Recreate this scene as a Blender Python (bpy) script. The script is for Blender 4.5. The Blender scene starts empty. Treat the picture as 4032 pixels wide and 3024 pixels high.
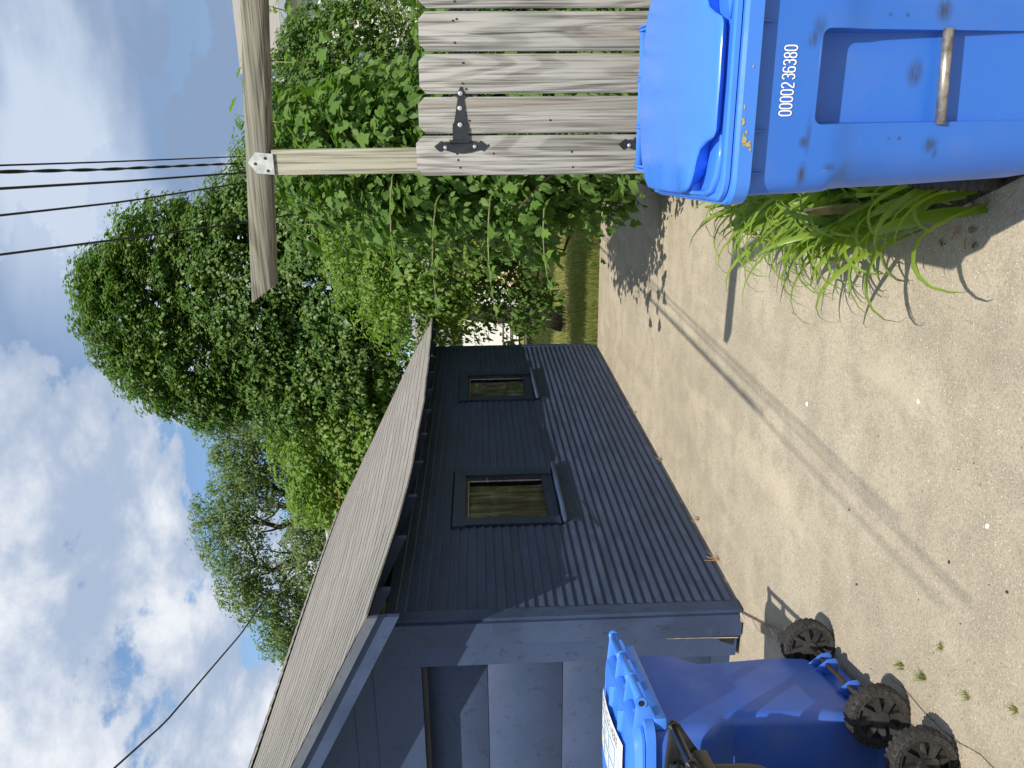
import bpy, bmesh, math, random
import numpy as np
from mathutils import Vector, Matrix
random.seed(7); rng = np.random.default_rng(7)
S = bpy.context.scene; COL = S.collection
R = math.radians
# ---------------------------------------------------------------- camera
cam_d = bpy.data.cameras.new('camera'); cam = bpy.data.objects.new('camera', cam_d); COL.objects.link(cam)
cam_d.sensor_fit = 'HORIZONTAL'; cam_d.sensor_width = 36; cam_d.lens = 27.41
cam_d.clip_start = .05; cam_d.clip_end = 1200
Ru = Vector((.9488, .3157, -.024)).normalized()
F_ = Vector((-.3163, .9478, -.0395)).normalized()
Uu = Ru.cross(F_).normalized(); Ru = F_.cross(Uu).normalized()
# the phone was held so that the picture lies on its side: picture-right is down
M = Matrix((-Uu, Ru, -F_)).transposed().to_4x4(); M.translation = Vector((0, 0, 1.6))
cam.matrix_world = M; S.camera = cam
# ---------------------------------------------------------------- sun + sky
SUN = Vector((.231, -.583, .779)).normalized()
sl = bpy.data.lights.new('sun', 'SUN'); sl.energy = 5.0; sl.angle = R(.5); sl.color = (1, .925, .80)
so = bpy.data.objects.new('sun', sl); COL.objects.link(so)
so.rotation_euler = (-SUN).to_track_quat('-Z', 'Y').to_euler()
W = bpy.data.worlds.new('World'); S.world = W; W.use_nodes = True
nt = W.node_tree; nt.nodes.clear()
def N(t, **k):
    n = nt.nodes.new(t)
    for a, b in k.items(): setattr(n, a, b)
    return n
L = lambda a, b: nt.links.new(a, b)
sky = N('ShaderNodeTexSky', sky_type='NISHITA', sun_disc=False)
sky.sun_elevation = math.asin(SUN.z); sky.sun_rotation = math.atan2(SUN.x, SUN.y)
sky.air_density = 1.0; sky.dust_density = .6; sky.ozone_density = 2.0
tc = N('ShaderNodeTexCoord')
def noise(vec, scale, detail=8, rough=.55, dist=0.):
    n = N('ShaderNodeTexNoise'); n.inputs['Scale'].default_value = scale; n.inputs['Detail'].default_value = detail
    n.inputs['Roughness'].default_value = rough; n.inputs['Distortion'].default_value = dist; L(vec, n.inputs['Vector']); return n.outputs['Fac']
def mathn(op, a, b=None, clamp=False):
    n = N('ShaderNodeMath', operation=op, use_clamp=clamp)
    for i, v in enumerate((a, b)):
        if v is None: continue
        if isinstance(v, (int, float)): n.inputs[i].default_value = v
        else: L(v, n.inputs[i])
    return n.outputs[0]
def rampn(fac, a, b):
    n = N('ShaderNodeMapRange', interpolation_type='SMOOTHSTEP'); L(fac, n.inputs[0]); n.inputs[1].default_value = a; n.inputs[2].default_value = b; return n.outputs[0]
mp = N('ShaderNodeMapping'); mp.inputs['Scale'].default_value = (1, 1, 1.7); mp.inputs['Location'].default_value = (3.1, 1.25, .4); L(tc.outputs['Generated'], mp.inputs[0])
mp2 = N('ShaderNodeMapping'); mp2.inputs['Scale'].default_value = (.8, .8, 2.2); mp2.inputs['Location'].default_value = (7.3, 2.1, 1.4); L(tc.outputs['Generated'], mp2.inputs[0])
n1 = noise(mp.outputs[0], 4.2, 12, .60, .12)
n2 = noise(mp2.outputs[0], 3.0, 8, .52, .15)
# how far towards the east the direction points: there the cloud is a closed smooth sheet
dt = N('ShaderNodeVectorMath', operation='DOT_PRODUCT'); L(tc.outputs['Generated'], dt.inputs[0]); dt.inputs[1].default_value = (.97, .24, .12)
east = rampn(dt.outputs['Value'], -.16, .22)
cum = rampn(n1, .395, .455)                       # broken cumulus
sheet = rampn(n2, .30, .50)
cov = mathn('MAXIMUM', cum, mathn('MULTIPLY', mathn('ADD', mathn('MULTIPLY', sheet, .25), .62), east), True)
shade = noise(mp.outputs[0], 6.5, 8, .6, .3)
cc = N('ShaderNodeMix', data_type='RGBA'); L(rampn(mathn('ADD', mathn('MULTIPLY', shade, .55), mathn('MULTIPLY', n1, .5)), .46, .66), cc.inputs[0])
cc.inputs[6].default_value = (4.0, 4.95, 6.6, 1); cc.inputs[7].default_value = (8.9, 9.1, 9.5, 1)
cs = N('ShaderNodeMix', data_type='RGBA'); L(rampn(n2, .38, .62), cs.inputs[0])
cs.inputs[6].default_value = (2.5, 3.5, 5.3, 1); cs.inputs[7].default_value = (5.9, 6.8, 8.3, 1)
cb = N('ShaderNodeMix', data_type='RGBA'); L(mathn('MULTIPLY', east, mathn('SUBTRACT', 1., mathn('MULTIPLY', rampn(n1, .58, .68), .8))), cb.inputs[0]); L(cc.outputs[2], cb.inputs[6]); L(cs.outputs[2], cb.inputs[7])
skyc = N('ShaderNodeMix', data_type='RGBA', blend_type='MULTIPLY'); skyc.inputs[0].default_value = 1; L(sky.outputs[0], skyc.inputs[6]); skyc.inputs[7].default_value = (1.5, 1.6, 1.6, 1)
mx = N('ShaderNodeMix', data_type='RGBA'); L(cov, mx.inputs[0]); L(skyc.outputs[2], mx.inputs[6]); L(cb.outputs[2], mx.inputs[7])
bg = N('ShaderNodeBackground'); bg.inputs[1].default_value = .096; L(mx.outputs[2], bg.inputs[0])
wo = N('ShaderNodeOutputWorld'); L(bg.outputs[0], wo.inputs[0])
S.view_settings.view_transform = 'Standard'; S.view_settings.look = 'None'; S.view_settings.gamma = 1
S.view_settings.use_curve_mapping = False; S.view_settings.exposure = 0.12
S.render.engine = 'CYCLES'
S.cycles.transparent_max_bounces = 12; S.cycles.max_bounces = 8

# ---------------------------------------------------------------- materials
class MT:
    """small node-tree writer"""
    def __init__(s, name, rough=.6, spec=.4):
        s.m = bpy.data.materials.new(name); s.m.use_nodes = True; s.t = s.m.node_tree
        s.b = s.t.nodes['Principled BSDF']; s.out = s.t.nodes['Material Output']
        s.b.inputs['Roughness'].default_value = rough; s.b.inputs['Specular IOR Level'].default_value = spec
        s.tc = s.n('ShaderNodeTexCoord'); s.oi = s.n('ShaderNodeObjectInfo')
    def n(s, t, **k):
        n = s.t.nodes.new(t)
        for a, b in k.items(): setattr(n, a, b)
        return n
    def l(s, a, b): s.t.links.new(a, b)
    def setv(s, sock, v):
        if isinstance(v, (int, float, tuple)): sock.default_value = v
        else: s.l(v, sock)
    def vec(s, scale=(1, 1, 1), rnd=0., kind='Object', rot=(0, 0, 0)):
        v = s.tc.outputs[kind]
        if rnd:
            c = s.n('ShaderNodeCombineXYZ'); mu = s.math('MULTIPLY', s.oi.outputs['Random'], rnd)
            for i in range(3): s.l(mu, c.inputs[i])
            a = s.n('ShaderNodeVectorMath', operation='ADD'); s.l(v, a.inputs[0]); s.l(c.outputs[0], a.inputs[1]); v = a.outputs[0]
        m = s.n('ShaderNodeMapping'); m.inputs['Scale'].default_value = scale; m.inputs['Rotation'].default_value = rot; s.l(v, m.inputs[0]); return m.outputs[0]
    def noise(s, v, scale, detail=6, rough=.55, dist=0., out='Fac'):
        n = s.n('ShaderNodeTexNoise'); s.l(v, n.inputs['Vector'])
        for k, x in (('Scale', scale), ('Detail', detail), ('Roughness', rough), ('Distortion', dist)): n.inputs[k].default_value = x
        return n.outputs[out]
    def vor(s, v, scale, feat='F1', out='Distance'):
        n = s.n('ShaderNodeTexVoronoi', feature=feat); s.l(v, n.inputs['Vector']); n.inputs['Scale'].default_value = scale; return n.outputs[out]
    def math(s, op, a, b=0., clamp=False):
        n = s.n('ShaderNodeMath', operation=op, use_clamp=clamp); s.setv(n.inputs[0], a); s.setv(n.inputs[1], b); return n.outputs[0]
    def rng(s, f, a, b, c=0., d=1., smooth=True):
        n = s.n('ShaderNodeMapRange'); n.interpolation_type = 'SMOOTHSTEP' if smooth else 'LINEAR'
        s.setv(n.inputs[0], f)
        for i, x in enumerate((a, b, c, d)): n.inputs[i + 1].default_value = x
        return n.outputs[0]
    def mix(s, f, a, b, mode='MIX'):
        n = s.n('ShaderNodeMix', data_type='RGBA', blend_type=mode); s.setv(n.inputs[0], f)
        s.setv(n.inputs[6], a + (1,) if isinstance(a, tuple) and len(a) == 3 else a); s.setv(n.inputs[7], b + (1,) if isinstance(b, tuple) and len(b) == 3 else b); return n.outputs[2]
    def col(s, c): s.setv(s.b.inputs['Base Color'], c + (1,) if isinstance(c, tuple) and len(c) == 3 else c); return s
    def rough(s, v): s.setv(s.b.inputs['Roughness'], v)
    def bump(s, h, dist=.002, strength=1.):
        n = s.n('ShaderNodeBump'); n.inputs['Distance'].default_value = dist; n.inputs['Strength'].default_value = strength; s.l(h, n.inputs['Height']); s.l(n.outputs[0], s.b.inputs['Normal']); return s
    def sep(s, v):
        n = s.n('ShaderNodeSeparateXYZ'); s.l(v, n.inputs[0]); return n.outputs

def mat_concrete():
    m = MT('concrete', .85, .25); v = m.vec(kind='Object')
    big = m.noise(v, .9, 6, .6, .4); mid = m.noise(v, 5., 7, .65); fine = m.noise(v, 150, 4, .7); grit = m.noise(v, 260, 3, .7)
    c = m.mix(m.rng(big, .35, .68), (.35, .30, .228), (.495, .435, .335))
    c = m.mix(m.rng(mid, .42, .66, 0, .65), c, (.255, .22, .17))
    c = m.mix(m.rng(fine, .42, .66, .0, .85), c, (.53, .48, .385))
    c = m.mix(m.rng(m.noise(v, 88, 5, .75), .48, .34, 0, .80), c, (.20, .172, .13))
    c = m.mix(m.rng(m.noise(v, 42, 4, .7), .46, .64, 0, .38), c, (.27, .235, .18))
    sp = m.vor(v, 120, out='Distance'); spc = m.vor(v, 120, out='Color'); sx = m.sep(spc)
    c = m.mix(m.math('MULTIPLY', m.math('LESS_THAN', sp, .27), m.math('GREATER_THAN', sx[0], .92)), c, (.72, .70, .64))
    c = m.mix(m.math('MULTIPLY', m.math('LESS_THAN', sp, .22), m.math('LESS_THAN', sx[0], .045)), c, (.13, .115, .10))
    st = m.noise(m.vec((2.2, .5, 1)), 1.6, 5, .6)      # broom marks and old water stains, long in Y
    c = m.mix(m.rng(st, .52, .72, 0, .30), c, (.26, .225, .18))
    c = m.mix(m.rng(m.noise(m.vec((1.3, .35, 1)), 3.4, 4, .55), .56, .70, 0, .28), c, (.60, .53, .40))
    c = m.mix(m.rng(m.noise(v, 1.9, 8, .75), .62, .66, 0, .22), c, (.17, .14, .105))
    m.col(c); m.bump(m.math('ADD', m.math('MULTIPLY', fine, .8), m.math('MULTIPLY', grit, .5)), .004, .8); return m.m
def mat_paint(name, col, rough=.5, grain=(3, 3, 60), peel=.0, wood=True):
    m = MT(name, rough, .24); v = m.vec(grain, 9.)
    g = m.noise(v, 3., 5, .6); big = m.noise(m.vec((1, 1, 1), 5.), 2.2, 5, .6)
    kv = 1. if wood else .4; dark = tuple(x * (1 - .2 * kv) for x in col); lite = tuple(min(1, x * (1 + .18 * kv) + .002 * kv) for x in col)
    c = m.mix(m.rng(big, .3, .7), dark, lite)
    c = m.mix(m.rng(g, .56, .72, 0, .6), c, tuple(x * .42 for x in col))
    c = m.mix(m.rng(m.noise(m.vec((2, 2, 5), 4.), 3., 7, .7), .56, .72, 0, .35 if wood else .08), c, tuple(x * 1.5 + .012 for x in col))
    if peel:
        p = m.noise(m.vec((14, 5, 22), 3.), 1.6, 8, .7)
        c = m.mix(m.rng(p, .74 - peel, .755 - peel), c, (.30, .22, .15))
    m.col(c); m.rough(m.rng(big, .3, .7, rough - .05, rough + .12)); m.bump(m.math('ADD', g, m.math('MULTIPLY', big, .5)), .0035, .6); return m.m
def mat_wood(name, light=(.43, .40, .345), dark=(.20, .175, .145), axis='z', warm=(.30, .235, .165), rings=30.):
    m = MT(name, .85, .2)
    sc = {'z': (1, 1, .085), 'x': (.085, 1, 1), 'y': (1, .085, 1)}[axis]
    v = m.vec(sc, 7.)
    f = m.noise(v, 5.5, 2, .4, .0)
    w = m.math('SINE', m.math('MULTIPLY', f, rings * 6.28)); w = m.rng(w, -1., 1.)
    st = m.noise(m.vec(tuple(a * .22 if a < 1 else 1 for a in sc), 3.), 130, 5, .6)
    st2 = m.noise(m.vec(tuple(a * .3 if a < 1 else 1 for a in sc), 3.), 16, 4, .6)
    c = m.mix(m.rng(w, .35, .98, .0, .62), light, dark)
    c = m.mix(m.rng(st, .36, .64, 0, .5), c, tuple(x * 1.25 for x in light))
    c = m.mix(m.rng(st, .52, .38, 0, .55), c, tuple(x * .6 for x in dark))
    c = m.mix(m.rng(st2, .5, .7, 0, .55), c, warm)
    big = m.noise(m.vec((1, 1, 1), 4.), 3.5, 3, .5); c = m.mix(m.rng(big, .55, .75, 0, .4), c, (.25, .265, .25))
    vk = m.vec(tuple(a * 4 if a < 1 else 1 for a in sc), 5.)
    kn = m.vor(vk, 3.2); c = m.mix(m.rng(kn, .06, .03), c, tuple(x * .45 for x in warm))
    c = m.mix(m.rng(m.noise(m.vec(tuple(a * .45 if a < 1 else 1 for a in sc), 11.), 30, 3, .5), .70, .735, 0, .85), c, (.05, .042, .036))
    m.col(c); m.bump(m.math('ADD', m.math('MULTIPLY', w, -.6), st), .0025, .8); return m.m
def mat_plastic(name, col, rough=.38, dirt=.25, spec=.5, scuff=(.10, .10, .10), marks=()):
    m = MT(name, rough, spec); v = m.vec()
    d = m.noise(v, 4.5, 7, .62, .4); f = m.noise(v, 55, 4, .7)
    c = m.mix(m.rng(d, .45, .75, 0, dirt), col, tuple(x * .45 + .10 for x in col))
    s = m.noise(m.vec((2.5, 2.5, 16)), 9, 6, .75)
    c = m.mix(m.math('MULTIPLY', m.rng(s, .66, .72), m.rng(d, .5, .66, 0, .6 * min(1, dirt * 3))), c, scuff)
    sc1 = m.noise(m.vec((4, 4, 150), 2., rot=(.0, .5, 0)), 1.6, 3, .6); sc2 = m.noise(m.vec((130, 4, 5), 4., rot=(0, .35, 0)), 1.4, 3, .6); sm = m.noise(v, 2.6, 4, .6)
    c = m.mix(m.math('MULTIPLY', m.math('MAXIMUM', m.rng(sc1, .70, .74), m.rng(sc2, .71, .75)), m.rng(sm, .45, .6, 0, min(.6, dirt * 2))), c, tuple(min(1, x * .6 + .28) for x in col))
    c = m.mix(m.rng(m.noise(v, 1.7, 6, .6), .5, .72, 0, min(.30, dirt)), c, tuple(x * .55 + .13 for x in col))
    for (px, pz, rx, rz_, k) in marks:
        mpn = m.n('ShaderNodeMapping', vector_type='TEXTURE'); mpn.inputs['Location'].default_value = (px, 0, pz); mpn.inputs['Scale'].default_value = (rx, 10, rz_); m.l(m.tc.outputs['Object'], mpn.inputs[0])
        ln = m.n('ShaderNodeVectorMath', operation='LENGTH'); m.l(mpn.outputs[0], ln.inputs[0])
        mk_ = m.math('MULTIPLY', m.rng(ln.outputs['Value'], 1.25, .0), m.rng(m.noise(m.vec((9, 4, 48)), 2.6, 6, .75), .26, .58)); c = m.mix(m.math('MULTIPLY', mk_, k), c, (.030, .040, .055))
    m.col(c); m.rough(m.rng(d, .3, .8, rough - .05, rough + .22)); m.bump(m.math('ADD', m.math('MULTIPLY', d, 1.4), m.math('MULTIPLY', f, .12)), .0022, .35); return m.m
def mat_leaf(name, cols, trans=.4, rough=.42, tcol=None, spec=.42):
    m = MT(name, rough, spec)
    g = m.n('ShaderNodeNewGeometry'); r = m.n('ShaderNodeValToRGB'); e = r.color_ramp.elements
    rn = m.math('ADD', m.math('MULTIPLY', g.outputs['Random Per Island'], .7), m.math('MULTIPLY', m.oi.outputs['Random'], .3))
    m.l(rn, r.inputs[0]); e[0].color = cols[0] + (1,); e[1].color = cols[-1] + (1,)
    for i, c in enumerate(cols[1:-1]): x = e.new((i + 1) / (len(cols) - 1)); x.color = c + (1,)
    c = r.outputs[0]; m.l(c, m.b.inputs['Base Color'])
    tr = m.n('ShaderNodeBsdfTranslucent'); br = m.mix(.999, c, tuple(tcol or (2.0, 2.2, .9)), 'MULTIPLY'); m.l(br, tr.inputs[0])
    ms = m.n('ShaderNodeMixShader'); ms.inputs[0].default_value = trans; m.l(m.b.outputs[0], ms.inputs[1]); m.l(tr.outputs[0], ms.inputs[2]); m.l(ms.outputs[0], m.out.inputs[0]); return m.m
def mat_plain(name, col, rough=.6, metal=0., var=.25, scale=12, bump=.0015):
    m = MT(name, rough, .4); n = m.noise(m.vec((1, 1, 1), 3.), scale, 6, .6)
    m.col(m.mix(m.rng(n, .3, .7), tuple(x * (1 - var) for x in col), tuple(min(1, x * (1 + var)) for x in col))); m.b.inputs['Metallic'].default_value = metal
    m.bump(n, bump, .5); return m.m

concrete = mat_concrete()
NAVY = (.041, .060, .113)
siding_m = mat_paint('navy_siding_paint', NAVY, .56, (9, 2.2, 110), .0)
front_m = mat_paint('navy_smooth_paint', (.038, .060, .122), .52, (6, 6, 6), .0, False)
trim_m = mat_paint('navy_trim_paint', (.036, .056, .112), .48, (8, 8, 3), .03)
trimdark = mat_paint('navy_casing_paint', (.020, .036, .070), .42, (4, 4, 4), .0)
oldwood = mat_wood('bare_old_wood', (.42, .33, .24), (.20, .14, .10))
wood_z = mat_wood('weathered_board', (.305, .30, .285), (.085, .080, .074), rings=20, warm=(.22, .185, .145))
wood_post = mat_wood('weathered_post', (.31, .305, .245), (.16, .15, .115), rings=12, warm=(.25,.21,.14))
wood_x = mat_wood('weathered_beam', (.24, .235, .19), (.050, .043, .037), 'x', rings=14, warm=(.20,.165,.11))
blue_lid = mat_plastic('blue_lid_plastic', (.055, .225, .78), .27, .10)
blue_body = mat_plastic('blue_body_plastic', (.028, .145, .56), .36, .30, scuff=(.05, .045, .04), marks=[(-.205, .868, .030, .014, .95), (-.135, .872, .016, .012, .9), (-.120, .862, .05, .008, .6), (.075, .872, .02, .014, .95), (.10, .86, .03, .02, .6), (-.145, .560, .022, .022, .9), (.135, .575, .03, .022, .9), (-.165, .545, .015, .010, .8), (.01, .605, .035, .022, .9), (-.13, .64, .006, .006, .9), (-.13, .665, .005, .005, .7), (.125, .66, .006, .006, .9), (.125, .70, .005, .005, .9), (-.19, .805, .012, .02, .7)])
blue_body2 = mat_plastic('blue_scuffed_plastic', (.028, .12, .56), .40, .42, scuff=(.25, .26, .33))
black_pl = mat_plastic('black_plastic', (.014, .014, .015), .28, .15)
olive_pl = mat_plastic('olive_black_plastic', (.040, .034, .024), .38, .3)
tyre_m = mat_plain('tyre_rubber', (.035, .034, .032), .75, var=.45, scale=60)
rim_m = mat_plastic('black_wheel_plastic', (.020, .019, .019), .34, .5, scuff=(.2, .17, .12))
steel = mat_plain('worn_steel', (.34, .31, .27), .42, .75, .45, 40)
galv = mat_plain('galvanised_steel', (.50, .52, .50), .42, .55, .25, 30)
iron = mat_plain('black_iron', (.022, .026, .032), .42, .0, .3, 20)
bolt_m = mat_plain('zinc_bolt', (.55, .56, .56), .35, .6, .15)
rust = mat_plain('rusty_nail', (.055, .025, .018), .8, 0, .4, 90)
axle_m = mat_plain('rusty_axle', (.045, .034, .026), .7, .2, .4, 50)
white_paint = mat_plain('white_number_paint', (.82, .82, .80), .6, 0, .06)
white_wall = mat_plain('white_house_siding', (.66, .66, .66), .55, 0, .04, 3)
gray_trim = mat_plain('grey_fascia', (.30, .34, .39), .5, 0, .1)
dark = mat_plain('dark_interior', (.012, .012, .013), .9, 0, .2)
soffit_m = mat_plain('navy_soffit_board', (.010, .014, .024), .7, 0, .3)
bark = mat_plain('tree_bark', (.040, .033, .027), .95, 0, .5, 18, .02)
twig = mat_plain('green_twig', (.20, .22, .09), .7, 0, .3)
brown_twig = mat_plain('brown_twig', (.12, .085, .055), .85, 0, .3)
leaf_maple = mat_leaf('maple_leaf', [(0.038, 0.084, 0.017), (0.059, 0.125, 0.025), (0.084, 0.166, 0.031), (0.147, 0.198, 0.043)], .30, .44)
leaf_elm = mat_leaf('elm_leaf', [(0.078, 0.122, 0.044), (0.111, 0.166, 0.06), (0.15, 0.215, 0.078)], .34, .6)
leaf_mul = mat_leaf('mulberry_leaf', [(0.068, 0.135, 0.027), (0.105, 0.196, 0.041), (0.155, 0.257, 0.057)], .34, .55, None, .28)
leaf_shr = mat_leaf('shrub_leaf', [(0.061, 0.124, 0.027), (0.1, 0.182, 0.041), (0.149, 0.236, 0.061)], .34, .55, None, .28)
leaf_box = mat_leaf('boxelder_leaf', [(0.102, 0.18, 0.03), (0.15, 0.24, 0.043), (0.204, 0.288, 0.06)], .40, .45)
leaf_ever = mat_leaf('evergreen_leaf', [(0.058, 0.104, 0.019), (0.111, 0.176, 0.029), (0.182, 0.247, 0.039)], .2, .6)
leaf_lily = mat_leaf('daylily_blade', [(.085, .165, .02), (.135, .225, .028), (.20, .29, .04), (.30, .33, .08)], .36, .38)
leaf_dead = mat_plain('dead_leaf', (.30, .19, .09), .8, 0, .5)
grass_m = mat_leaf('grass_blade', [(.10, .16, .03), (.20, .23, .06), (.42, .36, .16)], .35, .6)

def mat_shingle():
    m = MT('grey_asphalt_shingle', .9, .2); v = m.vec((1, 1, 1), 3.)
    g = m.noise(v, 190, 3, .7); b = m.noise(v, 2.3, 5, .6); st = m.noise(m.vec((.6, 3, .6)), 2., 5, .6)
    base = m.mix(m.oi.outputs['Random'], (.175, .168, .158), (.25, .238, .222))
    c = m.mix(m.rng(g, .3, .7, 0, .7), base, (.37, .35, .32)); c = m.mix(m.rng(g, .5, .25, 0, .6), c, (.12, .115, .11))
    c = m.mix(m.rng(b, .5, .75, 0, .4), c, (.27, .235, .22)); c = m.mix(m.rng(st, .5, .7, 0, .35), c, (.17, .16, .155))
    m.col(c); m.bump(g, .003, .7); return m.m
shingle_m = mat_shingle(); butt_m = mat_plain('shingle_edge_with_shade', (.10, .095, .09), .95, 0, .4, 40)  # dark asphalt edge, with the shade of the undercut put into its colour
def mat_grassground():
    m = MT('lawn_soil', .95, .1); v = m.vec()
    a = m.noise(v, .55, 5, .6); b = m.noise(v, 9, 6, .7); f = m.noise(v, 70, 3, .7)
    c = m.mix(m.rng(a, .36, .54), (.10, .15, .035), (.42, .36, .17)); c = m.mix(m.rng(b, .35, .65, 0, .6), c, (.16, .17, .055)); c = m.mix(m.rng(f, .35, .6, 0, .5), c, (.06, .08, .02))
    m.col(c); m.bump(f, .02, .8); return m.m
lawn_m = mat_grassground()
soil_m = mat_plain('dark_soil', (.060, .045, .032), .95, 0, .5, 40, .01)
beige_m = mat_plain('beige_siding', (.60, .47, .33), .7, 0, .06, 2)
brick_m = mat_plain('dark_red_siding', (.17, .045, .03), .7, 0, .2, 6)
door_white = mat_plain('white_door_paint', (.80, .80, .80), .5, 0, .03)
timber_m = mat_plain('dark_timber', (.085, .055, .035), .8, 0, .4, 14)
red_m = mat_plain('red_fabric', (.22, .025, .03), .6, 0, .2)
umb_m = mat_plain('navy_umbrella_cloth', (.04, .085, .20), .7, 0, .2)
cable_m = mat_plain('black_cable', (.012, .012, .016), .5, 0, .2)
wood_light = mat_wood('pale_wood_strip', (.42, .36, .29), (.17, .125, .09), 'y', rings=16)
def mat_curtain():
    m = MT('fold_shaded_brown_curtain', .9, .1); a = m.noise(m.vec((1, 1, .05)), 26, 4, .6, .0); b = m.noise(m.vec((1, 1, .3)), 9, 5, .6, .6)  # upright stripes put the light and shade of the folds into the cloth colour
    c = m.mix(m.rng(a, .36, .62), (.20, .155, .105), (.66, .58, .46)); c = m.mix(m.rng(b, .45, .65, 0, .6), c, (.26, .20, .13)); m.col(c); return m.m
curtain_m = mat_curtain()
sash_m = mat_paint('peeling_sash', (.045, .045, .06), .5, (4, 4, 4), .10)
putty = mat_plain('white_putty', (.42, .42, .40), .7, 0, .4, 60)
def mat_glass():
    m = MT('window_glass', .04, .5); m.t.nodes.remove(m.b)
    t = m.n('ShaderNodeBsdfTransparent'); t.inputs[0].default_value = (.80, .82, .78, 1); g = m.n('ShaderNodeBsdfGlossy'); g.inputs['Roughness'].default_value = .05
    f = m.n('ShaderNodeFresnel'); f.inputs[0].default_value = 1.5; ms = m.n('ShaderNodeMixShader'); m.l(f.outputs[0], ms.inputs[0]); m.l(t.outputs[0], ms.inputs[1]); m.l(g.outputs[0], ms.inputs[2]); m.l(ms.outputs[0], m.out.inputs[0]); return m.m
glass_m = mat_glass()

# ---------------------------------------------------------------- mesh helpers
def mk(name, verts, faces, mat, parent=None, smooth=False, origin=(0, 0, 0)):
    """verts in the parent's space; origin = object origin in that space"""
    me = bpy.data.meshes.new(name); o = Vector(origin)
    me.from_pydata([(v[0] - o.x, v[1] - o.y, v[2] - o.z) for v in verts], [], faces)
    if mat: me.materials.append(mat)
    if smooth: me.polygons.foreach_set('use_smooth', [True] * len(me.polygons))
    me.update(); ob = bpy.data.objects.new(name, me); COL.objects.link(ob); ob.location = origin
    if parent: ob.parent = parent
    return ob
def thing(name, label, cat, loc=(0, 0, 0), rz=0., group=None):
    o = bpy.data.objects.new(name, None); COL.objects.link(o); o.location = loc; o.rotation_euler = (0, 0, rz); o.empty_display_size = .1
    tag(o, label, cat, group); return o
def tag(o, label, cat, group=None, kind=None):
    if label: o['label'] = label
    if cat: o['category'] = cat
    if group: o['group'] = group
    if kind: o['kind'] = kind
    return o
class G:
    """geometry collector"""
    def __init__(s): s.v = []; s.f = []
    def add(s, vs, fs): n = len(s.v); s.v += [tuple(p) for p in vs]; s.f += [tuple(i + n for i in f) for f in fs]; return s
    def box(s, x0, x1, y0, y1, z0, z1):
        if x0 > x1: x0, x1 = x1, x0
        if y0 > y1: y0, y1 = y1, y0
        return s.add([(x, y, z) for z in (z0, z1) for y in (y0, y1) for x in (x0, x1)], [(0, 2, 3, 1), (4, 5, 7, 6), (0, 1, 5, 4), (2, 6, 7, 3), (0, 4, 6, 2), (1, 3, 7, 5)])
    def prism(s, poly, axis, a, b):
        """poly of 2D points (the two axes other than `axis`, in xyz order), extruded from a to b"""
        def P(p, t): return {'x': (t, p[0], p[1]), 'y': (p[0], t, p[1]), 'z': (p[0], p[1], t)}[axis]
        n = len(poly); return s.add([P(p, a) for p in poly] + [P(p, b) for p in poly], [tuple(range(n))[::-1], tuple(range(n, 2 * n))] + [(i, (i + 1) % n, n + (i + 1) % n, n + i) for i in range(n)])
    def loft(s, rings, cap=True, closed=True):
        n = len(rings[0]); b = len(s.v); s.v += [tuple(p) for r in rings for p in r]
        for k in range(len(rings) - 1):
            for i in range(n if closed else n - 1): s.f.append((b + k * n + i, b + k * n + (i + 1) % n, b + (k + 1) * n + (i + 1) % n, b + (k + 1) * n + i))
        if cap: s.f.append(tuple(b + i for i in range(n))[::-1]); s.f.append(tuple(b + (len(rings) - 1) * n + i for i in range(n)))
        return s
    def tube(s, pts, r, n=8, cap=True):
        pts = [Vector(p) for p in pts]; rr = r if hasattr(r, '__len__') else [r] * len(pts); rings = []; up = None
        for i, p in enumerate(pts):
            t = (pts[min(i + 1, len(pts) - 1)] - pts[max(i - 1, 0)]).normalized()
            if up is None: up = Vector((0, 0, 1)) if abs(t.z) < .9 else Vector((1, 0, 0))
            a = t.cross(up).normalized(); up = a.cross(t).normalized()
            rings.append([p + (a * math.cos(2 * math.pi * k / n) + up * math.sin(2 * math.pi * k / n)) * rr[i] for k in range(n)])
        return s.loft(rings, cap)
    def disc(s, c, nrm, r, th, n=12, dome=0.):
        nrm = Vector(nrm).normalized(); a = nrm.orthogonal().normalized(); b = nrm.cross(a); c = Vector(c)
        rg = lambda rad, h: [c + nrm * h + (a * math.cos(2 * math.pi * k / n) + b * math.sin(2 * math.pi * k / n)) * rad for k in range(n)]
        return s.loft([rg(r, 0), rg(r, th), rg(r * .6, th + dome)])
    def mk(s, name, mat, parent=None, smooth=False, origin=(0, 0, 0)): return mk(name, s.v, s.f, mat, parent, smooth, origin)
def autosmooth(o, ang=35):
    me = o.data; me.polygons.foreach_set('use_smooth', [True] * len(me.polygons))
    bm = bmesh.new(); bm.from_mesh(me); bmesh.ops.recalc_face_normals(bm, faces=bm.faces)
    for e in bm.edges:
        e.smooth = not (len(e.link_faces) == 2 and e.calc_face_angle(0) > R(ang)) if len(e.link_faces) == 2 else True
    bm.to_mesh(me); bm.free(); return o
def bevel(o, w=.004, seg=2):
    bm = bmesh.new(); bm.from_mesh(o.data); bmesh.ops.recalc_face_normals(bm, faces=bm.faces)
    bmesh.ops.bevel(bm, geom=[e for e in bm.edges if len(e.link_faces) == 2 and e.calc_face_angle(0) > R(40)], offset=w, segments=seg, profile=.6, affect='EDGES', clamp_overlap=True)
    bm.to_mesh(o.data); bm.free(); return autosmooth(o, 50)

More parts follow.
